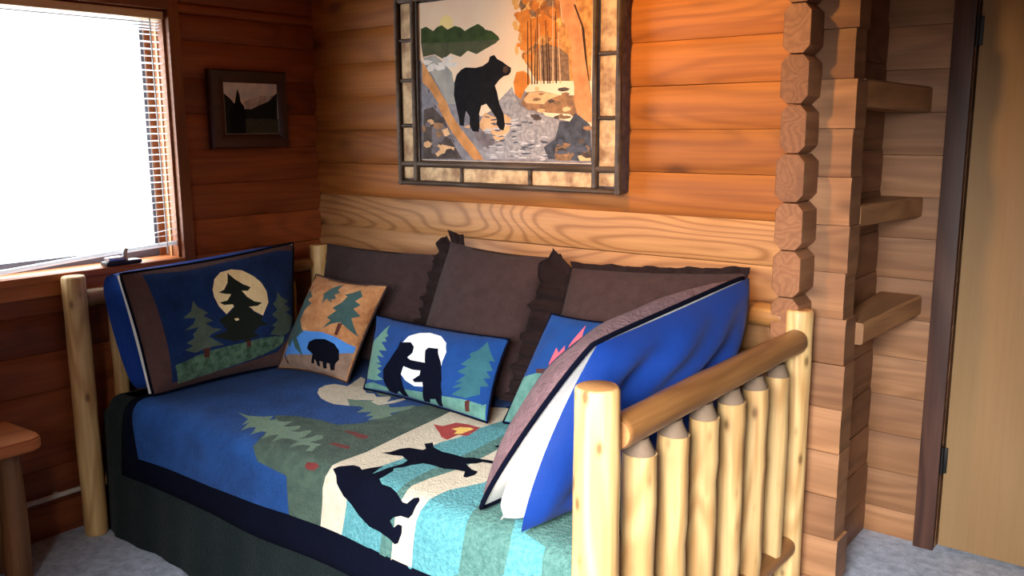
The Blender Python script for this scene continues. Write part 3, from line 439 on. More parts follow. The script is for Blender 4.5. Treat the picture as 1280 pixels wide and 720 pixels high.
  ('bark', [(0.770,1.544), (0.765,1.548), (0.764,1.544), (0.769,1.536), (0.774,1.533), (0.776,1.536)]),
  ('bark', [(0.821,1.474), (0.816,1.477), (0.815,1.473), (0.820,1.466), (0.826,1.460), (0.825,1.467)]),
  ('bark', [(0.860,1.414), (0.855,1.419), (0.854,1.414), (0.859,1.406), (0.864,1.403), (0.865,1.406)]),
  ('muzzle', [(1.113,1.677), (1.129,1.678), (1.139,1.665), (1.123,1.653), (1.109,1.659)]),
 ],
 'photo': [
  ('mountain', [(-0.393,1.568), (-0.358,1.584), (-0.339,1.584), (-0.307,1.598), (-0.268,1.595), (-0.224,1.603), (-0.228,1.538), (-0.387,1.536)]),
  ('hillside', [(-0.394,1.542), (-0.357,1.540), (-0.318,1.556), (-0.270,1.573), (-0.224,1.609), (-0.227,1.499), (-0.390,1.499)]),
  ('meadowdark', [(-0.390,1.502), (-0.224,1.502), (-0.224,1.441), (-0.402,1.441)]),
  ('hillside', [(-0.482,1.603), (-0.451,1.579), (-0.424,1.548), (-0.461,1.441), (-0.482,1.441)]),
  ('treeblack', [(-0.418,1.623), (-0.409,1.598), (-0.406,1.571), (-0.390,1.552), (-0.386,1.505), (-0.387,1.441), (-0.461,1.441), (-0.457,1.542), (-0.433,1.567), (-0.425,1.598)]),
 ],
}
# ---------- object helpers ----------
def link(o, parent=None):
    COL.objects.link(o)
    if parent is not None: o.parent = parent
    return o
def tag(o, label=None, cat=None, group=None, kind=None):
    if label: o['label'] = label
    if cat: o['category'] = cat
    if group: o['group'] = group
    if kind: o['kind'] = kind
    return o
def empty(name, loc):
    o = bpy.data.objects.new(name, None); o.empty_display_size = .1
    o.location = loc; COL.objects.link(o)
    return o
def finish(bm, angle=40):
    bm.normal_update()
    lim = math.radians(angle)
    for f in bm.faces: f.smooth = True
    for e in bm.edges:
        if len(e.link_faces) == 2:
            try:
                e.smooth = e.calc_face_angle() < lim
            except ValueError:
                pass
def obj(name, bm, mats, parent=None, angle=40, recalc=True):
    """one mesh object; world-space vertices are moved into the frame of the parent"""
    if recalc: bmesh.ops.recalc_face_normals(bm, faces=bm.faces)
    finish(bm, angle)
    me = bpy.data.meshes.new(name)
    org = Vector((0, 0, 0))
    if parent is not None:
        p = parent
        while p is not None:
            org += p.location; p = p.parent
        bmesh.ops.translate(bm, verts=bm.verts, vec=-org)
    bm.to_mesh(me); bm.free()
    for m in (mats if isinstance(mats, (list, tuple)) else [mats]): me.materials.append(m)
    return link(bpy.data.objects.new(name, me), parent)

def box(bm, x0, x1, y0, y1, z0, z1, bev=0.0, mat=0):
    vs = [bm.verts.new((x, y, z)) for x in (x0, x1) for y in (y0, y1) for z in (z0, z1)]
    idx = [(0,1,3,2),(4,6,7,5),(0,4,5,1),(2,3,7,6),(0,2,6,4),(1,5,7,3)]
    fs = [bm.faces.new([vs[i] for i in q]) for q in idx]
    for f in fs: f.material_index = mat
    if bev > 0:
        es = list({e for f in fs for e in f.edges})
        r = bmesh.ops.bevel(bm, geom=es, offset=bev, segments=2, affect='EDGES', profile=.6)
        for f in r['faces']: f.material_index = mat
def tube(bm, pts, radii, n=16, cap=True, mat=0, wob=0.0, seed=0, rim=.0):
    """round bar through pts with one radius per point"""
    rnd = random.Random(seed)
    pts = [Vector(p) for p in pts]
    rings = []
    prev = None
    ph = rnd.random()*6
    for i, p in enumerate(pts):
        d = (pts[min(i+1, len(pts)-1)]-pts[max(i-1, 0)]).normalized()
        if prev is None:
            a = d.orthogonal().normalized()
        else:
            a = (prev-d*prev.dot(d)).normalized()
        prev = a
        b = d.cross(a)
        ring = []
        for k in range(n):
            t = 2*PI*k/n
            r = radii[i]*(1+wob*(math.sin(2*t+ph+i*.5)*.6+math.sin(3*t-ph+i*.9)*.5+rnd.uniform(-.3, .3)))
            ring.append(bm.verts.new(p+(a*math.cos(t)+b*math.sin(t))*r))
        rings.append(ring)
    for i in range(len(rings)-1):
        for k in range(n):
            f = bm.faces.new((rings[i][k], rings[i][(k+1) % n], rings[i+1][(k+1) % n], rings[i+1][k])); f.material_index = mat
    if cap:
        for ring, m in ((list(reversed(rings[0])), mat), (rings[-1], mat)):
            f = bm.faces.new(ring); f.material_index = m
def lerp(a, b, t): return a+(b-a)*t
def log(bm, p0, p1, r0, r1, seed=0, n=18, wob=.03, bend=.004, bev=.008, endmat=1, seg=None):
    """a peeled log with rounded ends; its two end grains take endmat"""
    p0, p1 = Vector(p0), Vector(p1); L = (p1-p0).length
    rnd = random.Random(seed)
    seg = seg or max(5, int(L/.07))
    side = (p1-p0).orthogonal().normalized(); up = (p1-p0).normalized().cross(side)
    bx_, by_ = rnd.uniform(-bend, bend), rnd.uniform(-bend, bend)
    ts = [0, bev/L*.4, bev/L]+[bev/L+(1-2*bev/L)*k/seg for k in range(1, seg)]+[1-bev/L, 1-bev/L*.4, 1]
    pts, rad = [], []
    for t in ts:
        s = math.sin(PI*t)
        pts.append(p0.lerp(p1, t)+side*bx_*s+up*by_*s)
        r = lerp(r0, r1, t)*(1+rnd.uniform(-.018, .018))
        d = min(t, 1-t)*L
        if d < bev: r *= 1-.12*(1-d/bev)**2
        rad.append(r)
    nf = len(bm.faces)
    tube(bm, pts, rad, n=n, wob=wob, seed=seed)
    bm.faces.ensure_lookup_table()
    bm.faces[len(bm.faces)-1].material_index = endmat; bm.faces[len(bm.faces)-2].material_index = endmat

def inside(pt, poly):
    x, y = pt; c = False; j = len(poly)-1
    for i in range(len(poly)):
        xi, yi = poly[i]; xj, yj = poly[j]
        if (yi > y) != (yj > y) and x < (xj-xi)*(y-yi)/(yj-yi)+xi: c = not c
        j = i
    return c
def pattern(bm, S, polys, mats, dom, nu, nv, base=0, flip=False):
    """a surface S(u,v) cut along the outlines of its pattern: every patch takes its own material"""
    u0, u1, v0, v1 = dom
    du, dv = (u1-u0)/nu, (v1-v0)/nv
    vs, es = [], []
    for i in range(nu+1):
        for j in range(nv+1):
            vs.append(Vector((u0+du*i, v0+dv*j)))
    def gi(i, j): return i*(nv+1)+j
    for i in range(nu): es += [(gi(i, 0), gi(i+1, 0)), (gi(i, nv), gi(i+1, nv))]
    for j in range(nv): es += [(gi(0, j), gi(0, j+1)), (gi(nu, j), gi(nu, j+1))]
    step = min(du, dv)*.9
    pl = []
    for mname, pts in polys:
        pts = [(min(max(a, u0), u1), min(max(b, v0), v1)) for a, b in pts]
        pl.append((mats.index(mname), pts, min(p[0] for p in pts), max(p[0] for p in pts), min(p[1] for p in pts), max(p[1] for p in pts)))
        idx = []
        for k in range(len(pts)):
            a, b = pts[k], pts[(k+1) % len(pts)]
            m = max(1, int(math.hypot(b[0]-a[0], b[1]-a[1])/step))
            for q in range(m):
                t = q/m
                idx.append(len(vs)); vs.append(Vector((lerp(a[0], b[0], t), lerp(a[1], b[1], t))))
        es += [(idx[k], idx[(k+1) % len(idx)]) for k in range(len(idx))]
    ov, oe, of = delaunay_2d_cdt(vs, es, [], 0, 1e-5)[:3]
    bv = [bm.verts.new(S(v.x, v.y)) for v in ov]
    for f in of:
        cx = sum(ov[i].x for i in f)/len(f); cy = sum(ov[i].y for i in f)/len(f)
        m = base
        for mi, pts, a0, a1, b0, b1 in pl:
            if a0 <= cx <= a1 and b0 <= cy <= b1 and inside((cx, cy), pts): m = mi
        try:
            face = bm.faces.new([bv[i] for i in (reversed(f) if flip else f)])
        except ValueError:
            continue
        face.material_index = m
def grid(bm, S, nu, nv, mat=0, flip=False, u0=0, u1=1, v0=0, v1=1):
    g = [[bm.verts.new(S(lerp(u0, u1, i/nu), lerp(v0, v1, j/nv))) for j in range(nv+1)] for i in range(nu+1)]
    for i in range(nu):
        for j in range(nv):
            q = (g[i][j], g[i+1][j], g[i+1][j+1], g[i][j+1])
            f = bm.faces.new(tuple(reversed(q)) if flip else q); f.material_index = mat
    return g

# ---------- materials ----------
def srgb(r, g, b):
    def c(x):
        x /= 255.0
        return x/12.92 if x <= .04045 else ((x+.055)/1.055)**2.4
    return (c(r), c(g), c(b), 1)
class NT:
    def __init__(s, name):
        s.m = bpy.data.materials.new(name); s.m.use_nodes = True
        s.t = s.m.node_tree; s.b = s.t.nodes['Principled BSDF']
    def n(s, kind, **kw):
        o = s.t.nodes.new(kind)
        for k, v in kw.items():
            if k.startswith('i_'): o.inputs[k[2:].replace('_', ' ')].default_value = v
            else: setattr(o, k, v)
        return o
    def l(s, a, b): s.t.links.new(a, b)
    def math(s, op, a, b=None, clamp=False):
        o = s.t.nodes.new('ShaderNodeMath'); o.operation = op; o.use_clamp = clamp
        for i, v in enumerate((a, b)):
            if v is None: continue
            if isinstance(v, (int, float)): o.inputs[i].default_value = v
            else: s.l(v, o.inputs[i])
        return o.outputs[0]
    def mix(s, f, a, b, blend='MIX'):
        o = s.t.nodes.new('ShaderNodeMix'); o.data_type = 'RGBA'; o.blend_type = blend
        for i, v in ((0, f), (6, a), (7, b)):
            if isinstance(v, (int, float)): o.inputs[i].default_value = v
            elif isinstance(v, tuple): o.inputs[i].default_value = v
            else: s.l(v, o.inputs[i])
        return o.outputs[2]
    def ramp(s, f, stops):
        o = s.t.nodes.new('ShaderNodeValToRGB')
        e = o.color_ramp.elements
        while len(e) > 1: e.remove(e[-1])
        e[0].position = stops[0][0]; e[0].color = stops[0][1]
        for p, c in stops[1:]:
            k = e.new(p); k.color = c
        s.l(f, o.inputs[0]); return o.outputs[0]
def wood(name, light, dark, axis='x', ring=7.0, scale=5.0, rough=.55, knots=.5, var=.35, bump=.12, contrast=.55, coat=0.0, kscale=1.0, sharp=2.0):
    t = NT(name)
    tc = t.n('ShaderNodeTexCoord'); geo = t.n('ShaderNodeNewGeometry')
    rnd = geo.outputs['Random Per Island']
    off = t.n('ShaderNodeCombineXYZ')
    for i, k in enumerate((37.0, 91.0, 53.0)): t.l(t.math('MULTIPLY', rnd, k), off.inputs[i])
    add = t.n('ShaderNodeVectorMath', operation='ADD'); t.l(tc.outputs['Object'], add.inputs[0]); t.l(off.outputs[0], add.inputs[1])
    def mapped(along, across):
        m = t.n('ShaderNodeMapping'); t.l(add.outputs[0], m.inputs[0])
        m.inputs['Scale'].default_value = tuple(along if a == axis else across for a in 'xyz')
        return m.outputs[0]
    n1 = t.n('ShaderNodeTexNoise', i_Scale=scale, i_Detail=1.5, i_Roughness=.45, i_Distortion=.35); t.l(mapped(.16, 1.0), n1.inputs['Vector'])
    rings = t.math('POWER', t.math('ABSOLUTE', t.math('SINE', t.math('MULTIPLY', n1.outputs[0], ring*PI))), sharp)
    n2 = t.n('ShaderNodeTexNoise', i_Scale=1.0, i_Detail=3.0, i_Roughness=.6); t.l(mapped(2.5, 90), n2.inputs['Vector'])
    n3 = t.n('ShaderNodeTexNoise', i_Scale=2.2, i_Detail=2.0); t.l(mapped(.6, 2.5), n3.inputs['Vector'])
    c = t.mix(t.math('MULTIPLY', rings, contrast), light, dark)
    c = t.mix(t.math('MULTIPLY', t.math('SUBTRACT', n2.outputs[0], .42, True), 1.3), c, dark)
    c = t.mix(t.math('MULTIPLY', t.math('SUBTRACT', n3.outputs[0], .5, True), 1.2), c, dark)
    # board to board tone
    tone = t.ramp(t.math('FRACT', t.math('MULTIPLY', rnd, 7.31)), [(0, (1-var, 1-var*1.12, 1-var*1.2, 1)), (.5, (1, 1, 1, 1)), (1, (1+var*.35, 1+var*.3, 1+var*.2, 1))])
    c = t.mix(1.0, c, tone, 'MULTIPLY')
    if knots > 0:
        v = t.n('ShaderNodeTexVoronoi', i_Scale=1.0, i_Randomness=1.0); t.l(mapped(2.6*kscale, 5.5*kscale), v.inputs['Vector'])
        k = t.ramp(v.outputs['Distance'], [(0, (1, 1, 1, 1)), (.07, (1, 1, 1, 1)), (.15, (.25, .25, .25, 1)), (.22, (0, 0, 0, 1))])
        c = t.mix(t.math('MULTIPLY', k, knots), c, tuple(x*.35 for x in dark[:3])+(1,))
    t.l(c, t.b.inputs['Base Color'])
    t.b.inputs['Roughness'].default_value = rough
    if coat: t.b.inputs['Coat Weight'].default_value = coat; t.b.inputs['Coat Roughness'].default_value = .25
    bp = t.n('ShaderNodeBump', i_Strength=bump, i_Distance=.004); t.l(t.math('ADD', n2.outputs[0], t.math('MULTIPLY', rings, .3)), bp.inputs['Height'])
    t.l(bp.outputs[0], t.b.inputs['Normal'])
    return t.m
def cloth(name, color, color2=None, mottle=6.0, amount=.5, rough=.9, weave=260.0, bump=.25, sheen=.04, quilt=0.0):
    t = NT(name)
    tc = t.n('ShaderNodeTexCoord')
    n1 = t.n('ShaderNodeTexNoise', i_Scale=mottle, i_Detail=4.0, i_Roughness=.65); t.l(tc.outputs['Object'], n1.inputs['Vector'])
    c2 = color2 or tuple(x*.62 for x in color[:3])+(1,)
    f = t.ramp(n1.outputs[0], [(.36, (0, 0, 0, 1)), (.66, (1, 1, 1, 1))])
    t.l(t.mix(t.math('MULTIPLY', f, amount), color, c2), t.b.inputs['Base Color'])
    t.b.inputs['Roughness'].default_value = rough
    t.b.inputs['Sheen Weight'].default_value = sheen
    t.b.inputs['Specular IOR Level'].default_value = .06
    n2 = t.n('ShaderNodeTexNoise', i_Scale=weave, i_Detail=2.0); t.l(tc.outputs['Object'], n2.inputs['Vector'])
    h = n2.outputs[0]
    if quilt:
        v = t.n('ShaderNodeTexNoise', i_Scale=quilt, i_Detail=1.0, i_Distortion=1.2); t.l(tc.outputs['Object'], v.inputs['Vector'])
        h = t.math('ADD', t.math('MULTIPLY', h, .45), t.math('MULTIPLY', v.outputs[0], 1.6))
    bp = t.n('ShaderNodeBump', i_Strength=min(1, bump*1.7), i_Distance=.008); t.l(h, bp.inputs['Height'])
    t.l(bp.outputs[0], t.b.inputs['Normal'])
    return t.m
def plain(name, color, rough=.5, metal=0.0, color2=None, scale=8.0, amount=.4, bump=0.0):
    t = NT(name)
    tc = t.n('ShaderNodeTexCoord')
    n1 = t.n('ShaderNodeTexNoise', i_Scale=scale, i_Detail=4.0); t.l(tc.outputs['Object'], n1.inputs['Vector'])
    c2 = color2 or tuple(x*.8 for x in color[:3])+(1,)
    f = t.ramp(n1.outputs[0], [(.35, (0, 0, 0, 1)), (.7, (1, 1, 1, 1))])
    t.l(t.mix(t.math('MULTIPLY', f, amount), color, c2), t.b.inputs['Base Color'])
    t.b.inputs['Roughness'].default_value = rough; t.b.inputs['Metallic'].default_value = metal
    if bump:
        bp = t.n('ShaderNodeBump', i_Strength=bump, i_Distance=.004); t.l(n1.outputs[0], bp.inputs['Height']); t.l(bp.outputs[0], t.b.inputs['Normal'])
    return t.m

CED_L, CED_D = srgb(186, 112, 44), srgb(122, 62, 20)
PAL_L, PAL_D = srgb(186, 134, 84), srgb(134, 84, 44)
M = {}
M['cedar_x'] = wood('cedar_log_x', CED_L, CED_D, 'x', ring=14, scale=4, knots=.7, contrast=.35, var=.42, sharp=4.0)
M['cedar_y'] = wood('cedar_log_y', srgb(158, 82, 38), srgb(104, 48, 20), 'y', ring=14, scale=4, knots=.7, contrast=.35, var=.42, sharp=4.0)
M['pale_x'] = wood('pale_cedar_x', PAL_L, PAL_D, 'x', ring=24, scale=4, knots=.5, var=.12, contrast=.75, sharp=7.0)
M['block_x'] = wood('log_block_x', srgb(180, 130, 88), srgb(126, 82, 50), 'x', ring=10, knots=.6, var=.34, contrast=.45)
M['block_y'] = wood('log_block_y', srgb(150, 106, 72), srgb(104, 66, 42), 'y', ring=7, knots=.4, var=.2)
M['end_grain'] = wood('log_end_grain', srgb(160, 108, 70), srgb(112, 68, 40), 'y', ring=14, scale=9, knots=.0, var=.25, contrast=.4)
M['trim'] = wood('window_trim_wood', srgb(150, 88, 44), srgb(98, 50, 22), 'z', ring=5, knots=.2, var=.05)
M['sill'] = wood('sill_wood', srgb(198, 118, 62), srgb(140, 72, 32), 'y', ring=6, knots=.2, var=.05)
M['casing'] = wood('door_casing_wood', srgb(96, 62, 48), srgb(58, 34, 26), 'z', ring=6, knots=.1, var=.05, contrast=.7)
M['door'] = wood('door_veneer', srgb(168, 134, 92), srgb(148, 114, 74), 'z', ring=4, scale=3, knots=0, var=.0, contrast=.35, rough=.45)
M['pine'] = wood('peeled_pine_z', srgb(228, 192, 130), srgb(172, 114, 54), 'z', ring=7, scale=9, knots=.8, var=.12, contrast=.5, coat=.15, kscale=3.0, bump=.3)
M['pine_end'] = plain('pine_end_grain', srgb(196, 140, 84), .6, color2=srgb(150, 96, 52), scale=40)
M['rail_x'] = wood('amber_log_x', srgb(178, 124, 66), srgb(122, 76, 34), 'x', ring=5, scale=8, knots=.6, var=.1, coat=.35)
M['rail_y'] = wood('amber_log_y', srgb(158, 108, 58), srgb(104, 64, 30), 'y', ring=5, scale=8, knots=.6, var=.1, coat=.35)
M['tip'] = plain('grey_tenon_wood', srgb(128, 106, 84), .8, color2=srgb(92, 74, 58), scale=30)
M['shelf'] = wood('shelf_plank', srgb(176, 128, 84), srgb(120, 78, 46), 'y', ring=6, knots=.2, var=.15)
M['table'] = wood('table_plank', srgb(206, 124, 66), srgb(150, 78, 36), 'y', ring=6, knots=.3, var=.1, coat=.3)
M['barkleg'] = wood('bark_leg', srgb(168, 122, 80), srgb(100, 64, 38), 'z', ring=6, knots=.6, var=.1, bump=.4)
M['carpet'] = cloth('carpet_pile', srgb(206, 214, 228), srgb(146, 156, 176), mottle=26, amount=.75, weave=190, bump=.9)
M['ceiling'] = wood('ceiling_boards', srgb(190, 130, 74), srgb(130, 78, 36), 'y', ring=5)
def slat_white():
    t = NT('white_slat')
    t.b.inputs['Base Color'].default_value = srgb(236, 238, 240); t.b.inputs['Roughness'].default_value = .45
    tl = t.n('ShaderNodeBsdfTranslucent', i_Color=(.85, .88, .9, 1)); mx = t.n('ShaderNodeMixShader', i_Fac=.35)
    t.l(t.b.outputs[0], mx.inputs[1]); t.l(tl.outputs[0], mx.inputs[2]); t.l(mx.outputs[0], t.t.nodes['Material Output'].inputs['Surface'])
    return t.m
M['white'] = slat_white()
M['cord'] = plain('white_cord', srgb(225, 225, 220), .8)
M['valance'] = wood('valance_wood', srgb(238, 206, 160), srgb(214, 172, 120), 'y', ring=4, knots=0, var=.02, contrast=.3)
M['sash'] = plain('grey_sash', srgb(92, 94, 106), .4)
M['sashwood'] = wood('sash_wood', srgb(214, 160, 106), srgb(170, 112, 66), 'z', ring=4, knots=0, var=.02)
M['metal'] = plain('latch_metal', srgb(190, 192, 196), .3, .9)
M['darkmetal'] = plain('latch_dark', srgb(42, 40, 44), .4, .3)
M['blackmetal'] = plain('hinge_black', srgb(18, 17, 17), .5, .2)
M['pipe'] = plain('painted_pipe', srgb(206, 196, 182), .45)
def glass():
    t = NT('window_glass')
    tr = t.n('ShaderNodeBsdfTransparent'); gl = t.n('ShaderNodeBsdfGlossy', i_Roughness=.03)
    mx = t.n('ShaderNodeMixShader', i_Fac=.06); t.l(tr.outputs[0], mx.inputs[1]); t.l(gl.outputs[0], mx.inputs[2])
    t.l(mx.outputs[0], t.t.nodes['Material Output'].inputs['Surface'])
    return t.m
M['glass'] = glass()
F = {}
F['sky'] = cloth('midnight_blue_cotton', srgb(34, 76, 138), srgb(24, 54, 104), mottle=9, amount=.7, quilt=85, bump=.3)
F['shaded_sky'] = cloth('shaded_blue_cotton', srgb(28, 52, 98), srgb(20, 36, 70), mottle=7, amount=.8, quilt=85, bump=.35)  # darker copy of the quilt blue; the sham's shade is put into the colour
F['navy'] = cloth('navy_cotton', srgb(9, 12, 28), srgb(6, 8, 20), mottle=9, quilt=85, bump=.15, sheen=0.0, rough=1.0)
F['olive'] = cloth('olive_cotton', srgb(78, 96, 82), srgb(56, 72, 66), mottle=24, amount=.8, quilt=85, bump=.35)
F['spruce'] = cloth('sage_tree_cotton', srgb(116, 140, 118), srgb(92, 116, 100), mottle=20, quilt=85)
F['red'] = cloth('red_cotton', srgb(176, 62, 56), srgb(130, 44, 42), mottle=30)
F['cream'] = cloth('cream_cotton', srgb(214, 202, 178), srgb(188, 174, 150), mottle=26, amount=.5, quilt=85)
F['teal'] = cloth('teal_mottled_cotton', srgb(100, 164, 168), srgb(66, 128, 136), mottle=90, amount=.85, quilt=85, bump=.35)
F['sage'] = cloth('sage_green_cotton', srgb(92, 132, 122), srgb(64, 102, 96), mottle=70, amount=.85, quilt=85, bump=.35)
F['logred'] = cloth('log_red_cotton', srgb(118, 52, 50), srgb(92, 38, 38), mottle=30)
F['flame'] = cloth('yellow_cotton', srgb(244, 214, 110), srgb(230, 150, 70), mottle=30)
F['brownborder'] = cloth('brown_border_cotton', srgb(86, 62, 58), srgb(62, 44, 42), mottle=20, quilt=40)
F['moon'] = cloth('cream_moon_cotton', srgb(248, 228, 176), srgb(236, 208, 146), mottle=18, quilt=50)
F['dark_tree'] = cloth('black_green_cotton', srgb(34, 40, 34), mottle=12)
F['pine'] = cloth('grey_green_cotton', srgb(84, 98, 84), srgb(58, 72, 62), mottle=22)
F['hill'] = cloth('leafy_green_cotton', srgb(92, 122, 98), srgb(50, 72, 58), mottle=42, amount=1.0)
F['bark'] = cloth('bark_brown_cotton', srgb(84, 46, 40), mottle=20)
F['blue'] = cloth('royal_blue_satin', srgb(23, 56, 130), srgb(16, 42, 102), mottle=5, amount=.5, rough=.45, bump=.12, weave=400, sheen=.05)
F['insert'] = cloth('white_pillow_cotton', srgb(232, 228, 220), srgb(212, 208, 200), mottle=5, rough=.85, bump=.15)
F['chocolate'] = cloth('chocolate_linen', srgb(66, 49, 48), srgb(50, 37, 36), mottle=30, amount=.6, weave=220, bump=.35)
F['ruffle'] = cloth('dark_brown_cotton', srgb(60, 45, 44), srgb(44, 32, 32), mottle=20, weave=220)
F['tan'] = cloth('rust_tan_cotton', srgb(190, 138, 92), srgb(150, 92, 56), mottle=16, amount=.9, weave=120, bump=.5)
F['lake'] = cloth('lake_blue_cotton', srgb(76, 134, 206), srgb(60, 112, 186), mottle=12)
F['ground'] = cloth('taupe_cotton', srgb(146, 120, 102), srgb(112, 90, 78), mottle=26, amount=.8)
F['fir'] = cloth('deep_teal_green_cotton', srgb(62, 88, 86), srgb(46, 68, 68), mottle=24)
F['black'] = cloth('black_cotton', srgb(11, 13, 24), mottle=12, sheen=0.0, rough=1.0)
F['meadow'] = cloth('pale_teal_cotton', srgb(98, 142, 130), srgb(70, 110, 102), mottle=26, amount=.8)
F['bearsky'] = cloth('bright_blue_cotton', srgb(29, 67, 128), srgb(24, 54, 106), mottle=12)
F['white'] = cloth('white_cotton', srgb(244, 244, 242), srgb(232, 232, 230), mottle=12)
F['pale_tree'] = cloth('mint_tree_cotton', srgb(104, 144, 128), srgb(84, 122, 110), mottle=24)
F['blue_tree'] = cloth('blue_green_tree_cotton', srgb(54, 100, 110), srgb(42, 80, 92), mottle=24)
F['flamepink'] = cloth('coral_pink_cotton', srgb(236, 100, 112), srgb(214, 76, 90), mottle=18)
F['mauve'] = cloth('mauve_brown_cotton', srgb(128, 98, 100), srgb(98, 72, 76), mottle=30, amount=.7, quilt=45, bump=.4)
F['blanket'] = cloth('dark_forest_fleece', srgb(26, 36, 36), srgb(18, 26, 27), mottle=10, weave=150, bump=.4)
F['mattress'] = cloth('mattress_ticking', srgb(220, 214, 200), mottle=10)
A = {}
def paint(name, a, b, sc=22, amt=.8, rough=.6): A[name] = plain('paint_'+name, srgb(*a), .85, color2=srgb(*b), scale=sc, amount=amt, bump=.08); A[name].node_tree.nodes['Principled BSDF'].inputs['Specular IOR Level'].default_value = .12
for n_, a_, b_, s_ in [('canvas', (246, 218, 186), (240, 196, 160), 5), ('glow', (250, 222, 140), (248, 210, 150), 8), ('forest', (70, 84, 44), (46, 58, 34), 26), ('reflect', (92, 92, 64), (66, 70, 52), 22),
        ('mist', (178, 170, 158), (136, 134, 132), 14), ('autumn', (222, 160, 92), (150, 92, 52), 46), ('trunks', (150, 116, 88), (88, 70, 58), 70), ('orange', (226, 140, 60), (180, 100, 44), 26), ('bankrock', (176, 128, 90), (96, 78, 66), 36),
        ('palerock', (240, 190, 140), (200, 148, 104), 22), ('birch', (222, 156, 106), (188, 120, 76), 24), ('bark', (74, 52, 40), (50, 36, 28), 20), ('stream', (176, 168, 168), (112, 112, 120), 70), ('deeppool', (84, 86, 96), (48, 50, 58), 40),
        ('shadowbank', (96, 82, 76), (60, 52, 50), 30), ('bluerock', (132, 118, 118), (96, 88, 94), 26), ('log', (224, 156, 96), (180, 116, 64), 20), ('bear', (22, 20, 22), (32, 30, 32), 40), ('muzzle', (92, 66, 50), (60, 44, 36), 30),
        ('water', (150, 142, 144), (104, 102, 112), 40), ('autumn2', (190, 118, 60), (120, 76, 48), 40), ('gold', (238, 186, 110), (214, 150, 80), 30), ('palebark', (226, 186, 146), (190, 148, 112), 30), ('ripple', (208, 202, 202), (176, 172, 176), 40), ('deepripple', (92, 94, 106), (70, 72, 84), 40), ('mistwhite', (236, 222, 208), (210, 198, 190), 30), ('skylight', (246, 238, 222), (196, 198, 200), 16), ('mountain', (176, 162, 150), (236, 228, 218), 40), ('hillside', (44, 46, 40), (30, 32, 30), 40), ('meadowdark', (76, 80, 66), (60, 64, 54), 40), ('treeblack', (22, 24, 22), (30, 32, 28), 40)]:
    paint(n_, a_, b_, s_)
M['birchbark'] = plain('birch_bark_panel', srgb(222, 186, 140), .75, color2=srgb(140, 98, 66), scale=26, amount=.95, bump=.3)
M['twig'] = wood('frame_twig_x', srgb(92, 70, 50), srgb(52, 38, 28), 'x', ring=5, scale=14, knots=.2, bump=.3)
M['twigside'] = plain('frame_bark_side', srgb(98, 80, 76), .85, color2=srgb(56, 42, 42), scale=34, amount=.9, bump=.5)
M['mahogany'] = wood('dark_frame_wood', srgb(70, 34, 28), srgb(40, 18, 16), 'y', ring=5, knots=0, var=.1, rough=.4, coat=.2)

# ---------- the room ----------
H = .14
def course_face(z0, z1, face, out, depth, n=6, bulge=.012, groove=.010):
    """cross-section of a milled log: list of (offset, z); face side is bulged, back is flat. out = +1/-1 direction of the room side"""
    pts = []
    for k in range(n+1):
        t = k/n
        pts.append((face+out*(bulge*(1-(2*t-1)**4)-groove), lerp(z0, z1, t)))
    pts += [(face-out*depth, z1), (face-out*depth, z0)]
    return pts
def beam(bm, axis, a0, a1, z0, z1, face, out, depth, seed=0, mat=0, endmat=None, bulge=.012, groove=.010, step=.35, chamfer=0):
    rnd = random.Random(seed)
    m = max(1, int((a1-a0)/step))
    prof = course_face(z0+.0008, z1-.0008, face, out, depth, bulge=bulge, groove=groove)
    rings = []
    for i in range(m+1):
        a = lerp(a0, a1, i/m)
        dz, do = rnd.uniform(-.0012, .0012), rnd.uniform(-.0012, .0012)
        rings.append([bm.verts.new((a, o+do, z+(dz if 0 < i < m else 0)) if axis == 'x' else (o+do, a, z+(dz if 0 < i < m else 0))) for o, z in prof])
    L = len(prof)
    for i in range(m):
        for k in range(L):
            f = bm.faces.new((rings[i][k], rings[i][(k+1) % L], rings[i+1][(k+1) % L], rings[i+1][k])); f.material_index = mat
    for r in (rings[0], rings[-1]):
        f = bm.faces.new(r); f.material_index = mat if endmat is None else endmat
def courses(off, z0, z1):
    k = math.floor((z0-off)/H)
    while off+k*H < z1-.001:
        a, b = max(off+k*H, z0), min(off+(k+1)*H, z1)
        if b-a > .004: yield k, a, b
        k += 1
CEIL = 2.45
# back wall, with its log ends crossing past the side wall as a pier
bm = bmesh.new()
for k, a, b in courses(.051, 0, CEIL):
    top = .051+(k+1)*H
    pale = a > 1.02 and a < 1.05 or (a < 1.02)
    # one board runs from corner to the crossing wall, then its end goes on as the pier block
    beam(bm, 'x', -.06, 2.172, a, b, 0.0, -1, .10, seed=k+1, mat=1 if pale else 0)
    rr = random.Random(k*5+2)
    ex = 2.352+.030*(1-(a+b)/2/2.0)+rr.uniform(-.006, .006)
    beam(bm, 'x', 2.172, ex, a, b, 0.004+rr.uniform(-.005, .005), -1, .095, seed=k+40, mat=2, endmat=3, bulge=.004, groove=.003)
box(bm, -.30, 2.17, .085, .125, 0, CEIL, mat=0)
wall_back = tag(obj('wall_back', bm, [M['cedar_x'], M['pale_x'], M['block_x'], M['block_y']]), 'honey log wall behind the daybed, its log ends stacked as a pier', kind='structure')
